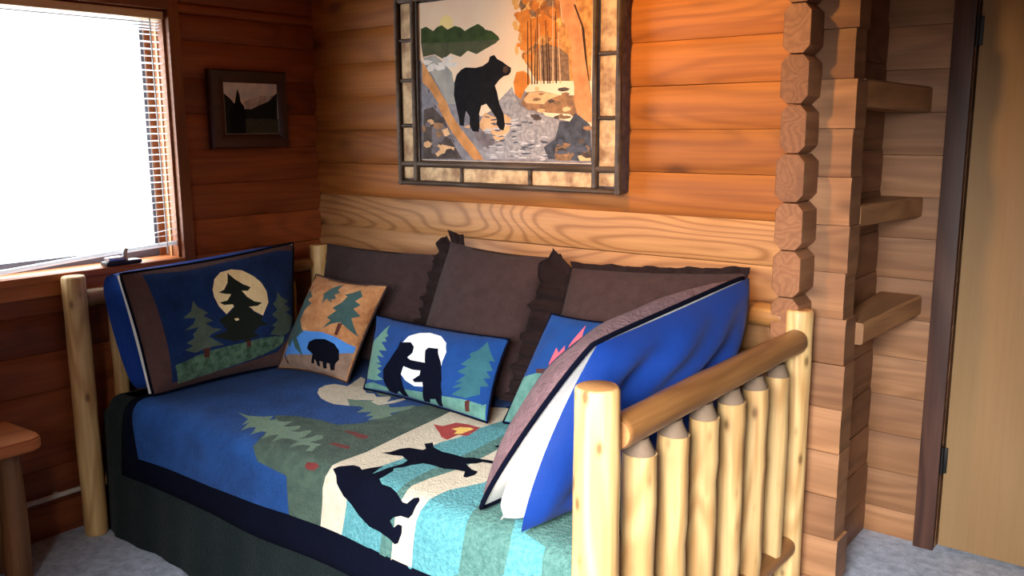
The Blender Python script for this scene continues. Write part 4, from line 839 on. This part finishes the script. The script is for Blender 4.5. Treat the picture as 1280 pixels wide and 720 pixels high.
# left wall with the window opening
WY0, WY1, WZ0, WZ1 = -2.02, -.712, .962, 1.900
bm = bmesh.new()
for k, a, b in courses(.121, 0, CEIL):
    segs = [(-3.45, -.0)]
    if b > WZ0 and a < WZ1:
        cuts = sorted({a, b, min(max(WZ0, a), b), min(max(WZ1, a), b)})
        for c0, c1 in zip(cuts, cuts[1:]):
            if c1-c0 < .003: continue
            mid = (c0+c1)/2
            if WZ0 < mid < WZ1:
                beam(bm, 'y', -3.45, WY0, c0, c1, 0.0, 1, .15, seed=k+3)
                beam(bm, 'y', WY1, 0.0, c0, c1, 0.0, 1, .15, seed=k+7)
            else:
                beam(bm, 'y', -3.45, 0.0, c0, c1, 0.0, 1, .15, seed=k+5)
    else:
        beam(bm, 'y', -3.45, 0.0, a, b, 0.0, 1, .15, seed=k+9)
for q in ((-3.6, .13, 0, WZ0-.01), (-3.6, .13, WZ1+.01, CEIL), (-3.6, WY0-.01, WZ0-.01, WZ1+.01), (WY1+.01, .13, WZ0-.01, WZ1+.01)): box(bm, -.19, -.135, *q)
tag(obj('wall_left', bm, [M['cedar_y']]), 'reddish log wall with the bright window', kind='structure')
# crossing wall between the bed nook and the alcove; its chamfered log ends stick out past the back wall
bm = bmesh.new()
for k, a, b in courses(.120, 0, CEIL):
    rr = random.Random(k+77)
    x0, x1 = 2.176+rr.uniform(-.004, .004)+.010*(1-a/2), 2.262+rr.uniform(-.004, .004)+.010*(1-a/2)
    y0 = -.098+rr.uniform(-.008, .006)
    c = .022
    z0, z1 = a+.001, b-.001
    def ring(y, inset=0.0):
        i = inset
        return [bm.verts.new((x, y, z)) for x, z in ((x0+i, z0+c), (x0+c, z0+i*.4), (x1-c, z0+i*.4), (x1-i, z0+c), (x1-i, z1-c), (x1-c, z1-i*.4), (x0+c, z1-i*.4), (x0+i, z1-c))]
    r0, r1, r2 = ring(y0, .004), ring(y0+.006), ring(.0)
    for q0, q1 in ((r0, r1), (r1, r2)):
        for i in range(8):
            f = bm.faces.new((q0[i], q0[(i+1) % 8], q1[(i+1) % 8], q1[i])); f.material_index = 0
    f = bm.faces.new(r0); f.material_index = 1
    f = bm.faces.new(r2); f.material_index = 0
    beam(bm, 'y', .093, .57, a, b, 2.276+.026*(1-a/1.5), 1, .10, seed=k+60, mat=0, bulge=.003, groove=.002)
tag(obj('wall_crossing', bm, [M['block_y'], M['end_grain']]), 'chamfered log ends of the crossing wall beside the alcove', kind='structure')
# alcove back wall and the wall around the door
bm = bmesh.new()
DX0, DX1 = 2.548, 3.36
for k, a, b in courses(.100, 0, CEIL):
    if a < 2.03:
        beam(bm, 'x', 2.18, DX0-.004, a, min(b, 2.03), .57, -1, .10, seed=k+90, bulge=.004, groove=.003)
        beam(bm, 'x', DX1+.004, 4.7, a, min(b, 2.03), .57, -1, .10, seed=k+120, bulge=.004, groove=.003)
    if b > 2.03: beam(bm, 'x', 2.18, 4.7, max(a, 2.03), b, .57, -1, .10, seed=k+150, bulge=.004, groove=.003)
box(bm, 2.1, DX0-.004, .655, .69, 0, CEIL); box(bm, DX0-.01, 4.8, .655, .69, 2.02, CEIL); box(bm, DX0-.1, 4.8, .67, .70, 0, CEIL)
tag(obj('wall_alcove', bm, [M['block_x']]), 'log wall at the back of the shelf alcove and around the door', kind='structure')
bm = bmesh.new()
for k, a, b in courses(.051, 0, CEIL): beam(bm, 'y', -3.45, .47, a, b, 4.6, -1, .10, seed=k+200)
box(bm, 4.685, 4.72, -3.5, .66, 0, CEIL)
tag(obj('wall_right', bm, [M['cedar_y']]), kind='structure')
bm = bmesh.new()
for k, a, b in courses(.121, 0, CEIL): beam(bm, 'x', -.06, 4.66, a, b, -3.45, 1, .10, seed=k+290)
box(bm, -.2, 4.8, -3.58, -3.535, 0, CEIL)
tag(obj('wall_rear', bm, [M['cedar_x']]), kind='structure')
bm = bmesh.new(); box(bm, -.2, 4.75, -3.6, .7, -.06, 0.0)
tag(obj('floor', bm, [M['carpet']]), 'blue grey carpet', kind='structure')
bm = bmesh.new()
for i in range(33): box(bm, -.15+.15*i, -.002+.15*i, -3.5, .67, CEIL, CEIL+.05)
tag(obj('ceiling', bm, [M['ceiling']]), kind='structure')

# ---------- window on the left ----------
win = tag(empty('window_1', (-.08, (WY0+WY1)/2, WZ0)), 'bright daylit window in the left log wall', kind='structure')
bm = bmesh.new()
X0, X1 = -.155, -.100
for y0, y1, z0, z1 in ((WY1-.045, WY1, WZ0, WZ1), (WY0, WY0+.045, WZ0, WZ1), (WY0+.045, WY1-.045, WZ1-.04, WZ1), (WY0+.045, WY1-.045, WZ0, WZ0+.04)):
    box(bm, X0, X1, y0, y1, z0, z1, .003)
obj('window_frame', bm, [M['sash']], win)
bm = bmesh.new(); box(bm, -.100, -.092, WY1-.030, WY1-.004, WZ0, WZ1, .002)
box(bm, -.100, .0, WY1-.006, WY1+.004, WZ0, WZ1, .001); box(bm, -.100, .0, WY0-.004, WY0+.006, WZ0, WZ1, .001)
obj('window_jamb', bm, [M['trim']], win)
bm = bmesh.new(); box(bm, -.052, -.040, WY1-.012, WY1-.0062, WZ0, WZ1, .002)
obj('window_stop', bm, [M['sashwood']], win)
bm = bmesh.new(); box(bm, -.131, -.127, WY0+.045, WY1-.045, WZ0+.04, WZ1-.04)
obj('window_pane', bm, [M['glass']], win)
bm = bmesh.new()
box(bm, .002, .026, WY1+.004, WY1+.052, .90, 2.02, .004)
box(bm, .002, .026, WY0-.052, WY0-.004, .90, 2.02, .004)
box(bm, .002, .030, WY0-.004, WY1+.004, WZ1+.004, 2.02, .004)
obj('window_casing', bm, [M['trim']], win)
bm = bmesh.new()
box(bm, -.150, .040, WY0+.002, WY1-.002, WZ0-.022, WZ0+.003, .005)
box(bm, .004, .026, WY0-.004, WY1+.003, WZ0-.075, WZ0-.023, .004)
obj('window_sill', bm, [M['sill']], win)
bm = bmesh.new()
box(bm, -.012, .038, -1.03, -.892, WZ0+.004, WZ0+.020, .006)
latch = obj('window_latch', bm, [M['darkmetal']], win)
bm = bmesh.new()
box(bm, -.004, .034, -1.020, -.958, WZ0+.021, WZ0+.036, .005)
tube(bm, [(.012, -.945, WZ0+.020), (.010, -.945, WZ0+.048), (.006, -.935, WZ0+.060)], [.011, .010, .007], n=10)
obj('latch_lever', bm, [M['metal']], latch)

# venetian blind
BT, BB = 1.846, 1.016
blind = tag(empty('venetian_blind', (-.012, -1.36, BT)), 'white slatted venetian blind hanging in the bright window', 'blind')
bm = bmesh.new(); box(bm, -.034, .010, WY0+.012, WY1-.006, 1.869, 1.897, .002)
obj('headrail', bm, [M['valance']], blind)
bm = bmesh.new()
ns = 30
for i in range(ns+4):
    if i < 4: z = 1.862-.011*i
    else: z = 1.812-(1.812-BB-.035)*(i-4)/(ns-1)
    rr = random.Random(i)
    y1 = WY1-.008-rr.uniform(0, .004); y0 = WY0+.02
    tilt = math.radians(7+rr.uniform(-4, 4)); w = .0125
    sl = .0
    if i == ns+2: sl = -.030
    zr = z
    zl = z+sl-.030*max(0, (i-8)/ns)
    for sgn in (1,):
        v = []
        for q in range(7):
            t = q/6; y = lerp(y1, y0, t); zc = lerp(zr, zl, min(1, t*1.0))
            if i == ns+2: zc = zr-.032*min(1, t*5)
            v.append([bm.verts.new((-.012+dx*w*math.cos(tilt), y, zc+dx*w*math.sin(tilt)+c)) for dx, c in ((-1, 0), (0, .0025), (1, 0))])
        for q in range(6):
            for c in range(2): bm.faces.new((v[q][c], v[q+1][c], v[q+1][c+1], v[q][c+1]))
geo_slats = list(bm.faces)
bmesh.ops.solidify(bm, geom=geo_slats, thickness=.0018)
obj('slats', bm, [M['white']], blind)
bm = bmesh.new()
vs = []
tube(bm, [(-.012, WY1-.006, BB+.004), (-.012, WY1-.3, BB-.008), (-.012, -1.36, BB-.030), (-.012, WY0+.02, BB-.045)], [.009]*4, n=8)
obj('bottom_rail', bm, [M['white']], blind)
for y in (-.80, -1.36, -1.90):
    bm = bmesh.new()
    for dx in (-.026, .002): tube(bm, [(dx, y, 1.868), (dx, y-.001, 1.4), (dx, y, BB+.002)], [.0012]*3, n=6)
    obj('ladder_cord', bm, [M['cord']], blind)
bm = bmesh.new(); tube(bm, [(.012, -.775, 1.868), (.013, -.773, 1.45), (.014, -.772, .985)], [.0028]*3, n=8)
obj('pull_cord', bm, [M['cord']], blind)

# ---------- door, its casing, and the alcove shelves ----------
door = empty('door_1', (DX0, .57, .012))
tag(door, 'plain tan veneer door at the right edge', kind='structure')
bm = bmesh.new(); box(bm, DX0+.006, DX1-.006, .562, .602, .018, 2.02, .003)
obj('door_panel', bm, [M['door']], door)
for hz in (.33, 1.75):
    bm = bmesh.new(); box(bm, DX0-.006, DX0+.016, .551, .560, hz-.045, hz+.045, .002)
    tube(bm, [(DX0+.001, .546, hz-.048), (DX0+.001, .546, hz+.048)], [.006, .006], n=10)
    obj('hinge', bm, [M['blackmetal']], door)
bm = bmesh.new()
box(bm, 2.478, DX0-.004, .538, .566, 0.0, 2.09, .004); box(bm, DX1+.004, DX1+.074, .538, .566, 0.0, 2.09, .004)
box(bm, DX0-.003, DX1+.003, .538, .566, 2.03, 2.09, .004)
tag(obj('trim_1', bm, [M['casing']]), 'dark brown door casing beside the alcove', kind='structure')
def plank_shelf(label, zf, zb, fr, br, th):
    """plank along the crossing wall: front right corner fr, back right corner br"""
    bm = bmesh.new()
    n = 8; rr = random.Random(int(zf*100))
    top, bot = [], []
    rows = []
    for i in range(n+1):
        t = i/n
        y = lerp(.100, .562, t); xr = lerp(fr, br, t)+rr.uniform(-.002, .002); xl = 2.306-.02*(zf > 1)*1
        z = lerp(zf, zb, t)
        rows.append([bm.verts.new(p) for p in ((xl, y, z-th), (xr-.006, y, z-th), (xr, y, z-th+.006), (xr, y, z-.006), (xr-.006, y, z), (xl, y, z))])
    for i in range(n):
        for k in range(6): bm.faces.new((rows[i][k], rows[i][(k+1) % 6], rows[i+1][(k+1) % 6], rows[i+1][k]))
    bm.faces.new(rows[0]); bm.faces.new(rows[-1])
    o = obj('wall_shelf', bm, [M['shelf']])
    tag(o, label, 'shelf', 'plank shelves in the alcove')
plank_shelf('thick plank shelf highest in the alcove, seen from below', 1.594, 1.582, 2.362, 2.428, .080)
plank_shelf('plank shelf in the middle of the alcove, between two others', 1.226, 1.222, 2.366, 2.420, .066)
plank_shelf('lowest plank shelf in the alcove, pale end grain facing out', .868, .890, 2.394, 2.440, .068)

# ---------- left wall bits ----------
bm = bmesh.new()
tube(bm, [(.022, -2.4, .162), (.022, -1.2, .160), (.022, -.25, .160)], [.010]*3, n=12)
for y in (-1.9, -1.28, -.6): box(bm, .0, .022, y-.008, y+.008, .152, .170, .001)
tag(obj('water_pipe', bm, [M['pipe']]), 'pale painted pipe running low along the left log wall', 'pipe')
pic = tag(empty('picture_frame', (.01, -.3665, 1.38)), 'small dark framed mountain photograph on the left log wall', 'picture')
PY0, PY1, PZ0, PZ1 = -.553, -.180, 1.382, 1.696
bm = bmesh.new()
I = .070
outer = [(PY0, PZ0), (PY1, PZ0), (PY1, PZ1), (PY0, PZ1)]; inner = [(PY0+I, PZ0+I-.012), (PY1-I+.026, PZ0+I-.012), (PY1-I+.026, PZ1-I+.020), (PY0+I, PZ1-I+.020)]
loops = []
for x, t in ((.004, 0), (.030, 0), (.036, .12), (.034, .55), (.024, .92), (.020, 1.0), (.006, 1.0)):
    loops.append([bm.verts.new((x, lerp(o[0], i[0], t), lerp(o[1], i[1], t))) for o, i in zip(outer, inner)])
for a, b in zip(loops, loops[1:]):
    for k in range(4): bm.faces.new((a[k], a[(k+1) % 4], b[(k+1) % 4], b[k]))
for k in range(4): bm.faces.new((loops[-1][k], loops[-1][(k+1) % 4], loops[0][(k+1) % 4], loops[0][k]))
obj('frame', bm, [M['mahogany']], pic, angle=25)
bm = bmesh.new()
pm = ['skylight', 'mountain', 'hillside', 'meadowdark', 'treeblack']
pattern(bm, lambda u, v: (.0205, u, v), PATTERN['photo'], pm, (inner[0][0], inner[1][0], inner[0][1], inner[2][1]), 12, 10)
obj('photograph', bm, [A[k] for k in pm], pic, recalc=False)
bm = bmesh.new(); box(bm, .0045, .018, inner[0][0]-.01, inner[1][0]+.01, inner[0][1]-.01, inner[2][1]+.01)
obj('backing_board', bm, [M['mahogany']], pic)

# ---------- the bear painting ----------
art = tag(empty('bear_painting', (1.095, -.03, 1.24)), 'painting of a black bear by a lake in a birch bark and twig frame', 'painting')
AX0, AX1, AZ0, AZ1 = .578, 1.615, 1.240, 2.032
CX0, CX1, CZ0, CZ1 = .684, 1.503, 1.334, 1.934
bm = bmesh.new()
pm = ['canvas']+sorted({k for k, _ in PATTERN['painting']})
pattern(bm, lambda u, v: (u, -.043, v), PATTERN['painting'], pm, (CX0, CX1, CZ0, CZ1), 40, 30)
obj('canvas', bm, [A[k] for k in pm], art, recalc=False)
bm = bmesh.new(); box(bm, AX0+.006, AX1-.006, -.036, -.012, AZ0+.006, AZ1-.006)
obj('backing_board', bm, [M['twigside']], art)
def bark_panel(x0, x1, z0, z1):
    bm = bmesh.new(); box(bm, x0, x1, -.047, -.037, z0, z1, .003)
    obj('bark_panel', bm, [M['birchbark']], art)
IX0, IX1, IZ0, IZ1 = .668, 1.519, 1.318, 1.950       # inner twig centre lines
for x0, x1, cuts in ((AX0+.014, IX0-.012, (1.254, 1.312, 1.468, 1.645, 1.80, 1.945, 2.018)), (IX1+.012, AX1-.014, (1.254, 1.312, 1.49, 1.70, 1.945, 2.018))):
    for a, b in zip(cuts, cuts[1:]): bark_panel(x0, x1, a+.006, b-.006)
for z0, z1, cuts in ((AZ0+.014, IZ0-.012, (IX0+.006, .905, 1.238, IX1-.006)), (IZ1+.012, AZ1-.014, (IX0+.006, .94, 1.25, IX1-.006))):
    for a, b in zip(cuts, cuts[1:]): bark_panel(a+.007, b-.007, z0, z1)
def twig(p0, p1, r, seed, deep=1.0):
    bm = bmesh.new(); log(bm, p0, p1, r, r*.92, seed=seed, n=9, wob=.10, bend=.003, bev=.004, endmat=0, seg=14)
    obj('frame_twig', bm, [M['twig']], art)
yt = -.052
twig((AX0-.010, yt, AZ0+.004), (AX1+.012, yt, AZ0+.004), .010, 1); twig((AX0-.01, yt, AZ1-.004), (AX1+.01, yt, AZ1-.004), .010, 2)
twig((AX0+.004, yt-.004, AZ0-.006), (AX0+.004, yt-.004, AZ1+.006), .010, 3); twig((AX1-.002, yt-.004, AZ0-.006), (AX1-.002, yt-.004, AZ1+.006), .012, 4)
twig((AX0+.012, yt, IZ0), (AX1-.012, yt, IZ0), .0105, 5); twig((AX0+.012, yt, IZ1), (AX1-.012, yt, IZ1), .0105, 6)
twig((IX0, yt-.002, AZ0+.012), (IX0, yt-.002, AZ1-.012), .011, 7); twig((IX1, yt-.002, AZ0+.012), (IX1, yt-.002, AZ1-.012), .011, 8)
twig((IX0+.016, yt+.003, IZ0+.01), (IX0+.016, yt+.003, IZ1-.01), .006, 9)
for j, (x0, x1, zs) in enumerate(((AX0+.012, IX0-.010, (1.468, 1.645, 1.80)), (IX1+.010, AX1-.010, (1.49, 1.70)))):
    for z in zs: twig((x0, yt+.003, z), (x1, yt+.003, z), .0075, int(z*1000)+j)
for z0, z1, xs in ((AZ0+.012, IZ0-.010, (.905, 1.238)), (IZ1+.010, AZ1-.012, (.94, 1.25))):
    for x in xs: twig((x, yt+.003, z0), (x, yt+.003, z1), .0085, int(x*1000+z0*10))
bm = bmesh.new()
for z0, z1, xx in ((AZ0, AZ1, AX1+.004), (AZ0, AZ1, AX0-.002)): box(bm, xx-.008, xx+.004, -.058, -.002, z0, z1, .003)
box(bm, AX0, AX1, -.050, -.002, AZ0-.004, AZ0+.006, .002); box(bm, AX0, AX1, -.050, -.002, AZ1-.006, AZ1+.004, .002)
obj('frame_side', bm, [M['twigside']], art)

# ---------- log daybed ----------
bed = tag(empty('log_daybed', (1.17, -.62, 0)), 'peeled pine log daybed with slatted log ends against the back wall', 'daybed')
LX, RX = .088, 2.250
for (x, y, z, r, s) in ((LX, -1.180, .958, .0405, 1), (LX, -.092, .955, .041, 2), (RX, -1.150, .940, .049, 3), (RX+.010, -.072, .925, .041, 4)):
    bm = bmesh.new(); log(bm, (x, y, 0.0), (x, y, z), r*1.04, r*.98, seed=s*11, n=24, wob=.025)
    obj('post', bm, [M['pine'], M['pine_end']], bed)
def rail(p0, p1, r, s, m):
    bm = bmesh.new(); log(bm, p0, p1, r, r*.96, seed=s, n=20, wob=.03, bev=.014)
    obj('rail', bm, [M[m], M['pine_end']], bed)
rail((RX+.012, -1.098, .826), (RX+.014, -.094, .832), .039, 31, 'rail_y')
rail((RX+.004, -1.098, .172), (RX+.010, -.094, .184), .038, 32, 'rail_y')
rail((LX-.014, -1.138, .872), (LX-.014, -.136, .872), .030, 33, 'rail_y')
rail((LX-.014, -1.138, .190), (LX-.014, -.136, .190), .028, 34, 'rail_y')
rail((LX+.048, -.066, .900), (RX-.032, -.066, .893), .036, 35, 'rail_x')
rail((LX+.048, -.066, .190), (RX-.032, -.066, .190), .036, 36, 'rail_x')
rail((LX+.052, -1.07, .118), (RX-.046, -1.07, .118), .030, 37, 'rail_x')
def spindle(x, y, zb, zt, r, s):
    rr = random.Random(s)
    bm = bmesh.new()
    n = 10
    pts = [(x+rr.uniform(-.002, .002), y+rr.uniform(-.002, .002), lerp(zb, zt, k/n)) for k in range(n+1)]
    rad = [r*(1+rr.uniform(-.02, .02)) for _ in pts]
    tube(bm, pts, rad, n=18, wob=.012, seed=s)
    obj_s = bmesh.new()
    o = obj('spindle', bm, [M['pine']], bed)
    tube(obj_s, [(x, y, zt-.003), (x, y, zt+.004), (x, y, zt+.030), (x, y, zt+.036)], [r*.93, r*.90, r*.58, r*.55], n=16, wob=.02, seed=s)
    obj('tenon', obj_s, [M['tip']], o)
    return o
for k, y in enumerate((-.990, -.836, -.678, -.520, -.368, -.215)):
    spindle(RX+.008, y, .205, .752, .0395-.0008*k, 300+k)
for k, y in enumerate((-1.03, -.88, -.72, -.56, -.40, -.25)):
    spindle(LX-.014, y, .222, .806, .027, 400+k)
bm = bmesh.new(); box(bm, .165, 2.165, -1.085, -.105, .150, .205, .004)
obj('platform', bm, [M['pine']], bed)

# ---------- bedding ----------
bm = bmesh.new(); box(bm, .165, 2.175, -1.080, -.110, .206, .505, .04)
tag(obj('mattress', bm, [F['mattress']]), 'thick mattress hidden under the quilt on the daybed', 'mattress')
bm = bmesh.new()
LXB, FYB, RCB = .116, -1.128, .050
def skirt_path(a):
    """plan outline from the back left, round the front left corner, to the right end: point and outward normal"""
    L1 = (-.14)-(FYB+RCB); L2 = RCB*PI/2; L3 = 2.185-(LXB+RCB)
    d = a*(L1+L2+L3)
    if d < L1: return (LXB, -.14-d), (-1, 0), d
    if d < L1+L2:
        t = (d-L1)/RCB
        return (LXB+RCB-RCB*math.cos(t), FYB+RCB-RCB*math.sin(t)), (-math.cos(t), -math.sin(t)), d
    return (LXB+RCB+d-L1-L2, FYB), (0, -1), d
def skirt(a, b):
    (px, py), (nx, ny), d = skirt_path(a)
    if b < .25:
        t = b/.25; ins = .34*(1-t)+.045*t
        return (px-nx*ins, py-ny*ins, .519)
    if b < .45:
        t = (b-.25)/.2*PI/2
        return (px-nx*.045*(1-math.sin(t)), py-ny*.045*(1-math.sin(t)), .519-.045+.045*math.cos(t))
    t = (b-.45)/.55
    z = lerp(.474, .008, t)
    o = .028*t+t*(.007*math.sin(d*13)+.004*math.sin(d*37+1))
    if nx < -.9: o *= .1
    if nx and ny: o = o*.6+.022*abs(nx*ny)*2
    return (px+nx*o, py+ny*o, z)
grid(bm, skirt, 90, 34, flip=True)
tag(obj('blanket', bm, [F['blanket']], angle=180), 'dark green blanket hanging to the carpet from under the quilt', 'blanket')
bm = bmesh.new()
pm = ['navy']+sorted({k for k, _ in PATTERN['quilt']}-{'navy'})
pattern(bm, quilt_point, PATTERN['quilt'], pm, (QX0, QX1, 0, QT), 70, 52, flip=True)
bm.normal_update()
bmesh.ops.solidify(bm, geom=list(bm.faces), thickness=.007)
q = obj('quilt', bm, [F[k] for k in pm], angle=180, recalc=False)
tag(q, 'patchwork quilt with black bears, moon and striped stream on the daybed', 'quilt')

# ---------- cushions ----------
def cushion_mesh(key, mats, base, back, polys=None, nu=34, nv=26, back_T=None):
    c, T, pull, seed = CUSH[key]
    n = pillow_frame(c)
    bm = bmesh.new()
    names = [base]+[k for k in mats if k != base]
    if back not in names: names.append(back)
    pattern(bm, lambda u, v: pillow_point(c, T, pull, u, v, 1, n, seed), polys or [], names, (0, 1, 0, 1), nu, nv)
    grid(bm, lambda u, v: pillow_point(c, back_T or T, pull, u, v, -1, n, seed+3), nu, nv, mat=names.index(back), flip=True)
    bmesh.ops.remove_doubles(bm, verts=bm.verts, dist=.0006)
    return bm, [F[k] for k in names]
def edge_loop(key, grow=0.0, m=20):
    c, T, pull, seed = CUSH[key]; n = pillow_frame(c)
    out = []
    for e in range(4):
        for k in range(m):
            t = k/m
            u, v = ((t, 0), (1, t), (1-t, 1), (0, 1-t))[e]
            out.append(pillow_point(c, T, pull, u, v, 1, n, seed))
    return out
def piping(key, m, r, parent, name='piping'):
    pts = edge_loop(key); pts.append(pts[0])
    bm = bmesh.new(); tube(bm, pts, [r]*len(pts), n=8, cap=False)
    return obj(name, bm, [F[m]], parent, angle=180)
def base_of(key):
    c = CUSH[key][0]
    return tuple((c[0][i]+c[1][i])/2 for i in range(3))
def cushion(name, key, mats, base, back, label, polys, pipe=None, back_T=None, body='cover'):
    root = tag(empty(name, base_of(key)), label, 'pillow')
    bm, ml = cushion_mesh(key, mats, base, back, polys, back_T=back_T)
    obj(body, bm, ml, root, angle=75)
    if pipe: piping(key, pipe, .004, root)
    return root
# small bear cushions
names_of = lambda k: sorted({a for a, _ in PATTERN[k]})
cushion('throw_pillow', 'tan', names_of('tan'), 'tan', 'ruffle', 'small rust and tan pillow with one black bear by a blue lake', PATTERN['tan'], 'ruffle', back_T=.045)
cushion('throw_pillow', 'bears', names_of('bears'), 'bearsky', 'navy', 'blue pillow with two black bears standing before a white moon', PATTERN['bears'], 'navy', back_T=.035)
cushion('throw_pillow', 'camp', names_of('camp'), 'bearsky', 'navy', 'blue pillow with a coral flame, half hidden by the open sham', PATTERN['camp'], 'navy')
# pillow shams: a printed front, a plain blue back, and the pillow between them
def panel(name, corners, T, pull, seed, m, parent, nu=26, nv=20, crease=.006, back_T=.008, pw=.6):
    n = pillow_frame(corners)
    bm = bmesh.new()
    grid(bm, lambda u, v: pillow_point(corners, T, pull, u, v, 1, n, seed, crease, pw), nu, nv)
    grid(bm, lambda u, v: pillow_point(corners, back_T, pull, u, v, -1, n, seed, .0, pw), nu, nv, flip=True)
    bmesh.ops.remove_doubles(bm, verts=bm.verts, dist=.0006)
    return obj(name, bm, [F[m]], parent, angle=75)
sham = tag(empty('pillow_sham', base_of('moon')), 'large blue pillow sham with a cream moon behind dark pine trees', 'pillow')
bm, ml = cushion_mesh('moon', names_of('moon'), 'brownborder', 'insert', PATTERN['moon'], nu=44, nv=30, back_T=.012)
obj('front_panel', bm, ml, sham, angle=75)
piping('moon', 'navy', .005, sham)
panel('pillow_insert', ((.352, -1.080, .554), (.388, -.52, .556), (.275, -.40, 1.000), (.282, -1.122, .970)), .006, .012, 21, 'insert', sham, back_T=.006, pw=.25)
panel('back_panel', ((.372, -.52, .556), (.280, -1.098, .552), (.222, -1.150, .972), (.235, -.40, 1.006)), .105, (-.03, .03, .05), 22, 'blue', sham, back_T=.035, pw=.32)
open_sham = tag(empty('pillow_sham', base_of('flap_front')), 'open pillow sham with mauve border, white filling and blue satin back against the right rail', 'pillow')
c, T, pull, seed = CUSH['flap_front']
bm, ml = cushion_mesh('flap_front', ['mauve', 'shaded_sky'], 'mauve', 'insert', [('shaded_sky', [(.1, .15), (.86, .15), (.86, .84), (.1, .84)])], nu=40, nv=28, back_T=.010)
obj('front_panel', bm, ml, open_sham, angle=75)
piping('flap_front', 'navy', .0065, open_sham)
bm = bmesh.new()
ic = ((1.962, -.42, .556), (1.957, -1.112, .550), (2.086, -.840, .945), (2.170, -.260, 1.030)); inn = pillow_frame(ic)
def stuffing(side):
    def S(u, v):
        g = max(0.0, 1-abs(2*u-1)**8)**.5*max(0.0, 1-max(0.0, 1-6*v)**2)**.5
        p = pillow_point(ic, 0.0, .0, u, v, 1, inn, 0, 0.0)
        th = lerp(.080, .004, min(1, v)**.85)*g+.004*math.sin(14*v+9*u)*math.sin(23*u+5*v)*(1-v)*g
        return v_add(p, v_mul(inn, side*th))
    return S
for sgn in (1, -1): grid(bm, stuffing(sgn), 40, 30, flip=sgn < 0)
bmesh.ops.remove_doubles(bm, verts=bm.verts, dist=.0005)
obj('pillow_insert', bm, [F['insert']], open_sham, angle=75)
panel('back_panel', ((2.035, -1.135, .549), (2.090, -.42, .552), (2.178, -.250, 1.038), (2.094, -.915, .957)), .066, (-.10, .02, .01), 24, 'blue', open_sham, crease=.020, pw=.32)

# big brown cushions with gathered ruffles down their sides
def ruffle(key, edge, width, lean, parent, amp=.013, waves=11, t0=0.0, t1=1.0, m='ruffle'):
    c, T, pull, seed = CUSH[key]; n = Vector(pillow_frame(c))
    bm = bmesh.new()
    ax = Vector(v_norm(v_sub(c[1], c[0]))); ay = Vector(v_norm(v_sub(c[3], c[0])))
    out = {'left': -ax, 'right': ax, 'top': ay}[edge]
    def S(a, b):
        t = lerp(t0, t1, a)
        u, v = {'left': (0, t), 'right': (1, t), 'top': (t, 1)}[edge]
        p = Vector(pillow_point(c, T, pull, u, v, 1, list(n), seed))
        w = math.sin(a*waves*2*PI+seed)+.35*math.sin(a*waves*4.6*PI+2*seed)
        ww = width*(1+.12*math.sin(a*waves*PI+1))
        d = (out+(ay*.9 if edge != 'top' else -ax*.5)*max(0, (t-.86)/.14 if edge != 'top' else (.2-t)/.2)).normalized()
        return p+d*ww*b+n*(lean*b*width+amp*b**.7*w)
    grid(bm, S, 120, 6)
    bmesh.ops.solidify(bm, geom=list(bm.faces), thickness=.0025)
    return obj('ruffle', bm, [F[m]], parent, angle=180)
b1 = cushion('ruffled_pillow', 'brown_left', [], 'chocolate', 'ruffle', 'dark brown pillow in the corner behind the small tan bear pillow', [])
ruffle('brown_left', 'right', .045, -.2, b1)
b2 = cushion('ruffled_pillow', 'brown_centre', [], 'chocolate', 'ruffle', 'dark brown ruffled pillow standing behind the two-bear pillow', [])
ruffle('brown_centre', 'left', .055, .1, b2); ruffle('brown_centre', 'right', .040, -.7, b2, amp=.010)
ruffle('brown_centre', 'top', .040, .3, b2, waves=1.5, t0=0.0, t1=.16)
b3 = cushion('ruffled_pillow', 'brown_right', [], 'chocolate', 'ruffle', 'wide brown ruffled pillow behind the open blue sham', [])
ruffle('brown_right', 'left', .080, .75, b3, amp=.016, waves=9)
ruffle('brown_right', 'top', .020, .2, b3, waves=9, amp=.006)

# ---------- side table at the left edge ----------
tab = tag(empty('side_table', (.16, -1.63, 0)), 'low wooden table with log legs at the left edge', 'table')
bm = bmesh.new()
prof = [(.06, -1.86), (.06, -1.44), (.27, -1.425), (.318, -1.437), (.338, -1.47), (.338, -1.83), (.31, -1.86)]
lo = [bm.verts.new((x, y, .456)) for x, y in prof]; hi = [bm.verts.new((x, y, .496)) for x, y in prof]
for k in range(len(prof)): bm.faces.new((lo[k], lo[(k+1) % len(prof)], hi[(k+1) % len(prof)], hi[k]))
bm.faces.new(list(reversed(lo))); bm.faces.new(hi)
bmesh.ops.bevel(bm, geom=list(bm.edges), offset=.006, segments=2, affect='EDGES')
obj('tabletop', bm, [M['table']], tab)
for i, (x, y) in enumerate(((.235, -1.515), (.235, -1.78), (.110, -1.515), (.110, -1.78))):
    bm = bmesh.new(); log(bm, (x+.004, y, 0), (x, y, .455), .040, .036, seed=500+i, n=16, wob=.06)
    obj('leg', bm, [M['barkleg'], M['pine_end']], tab)
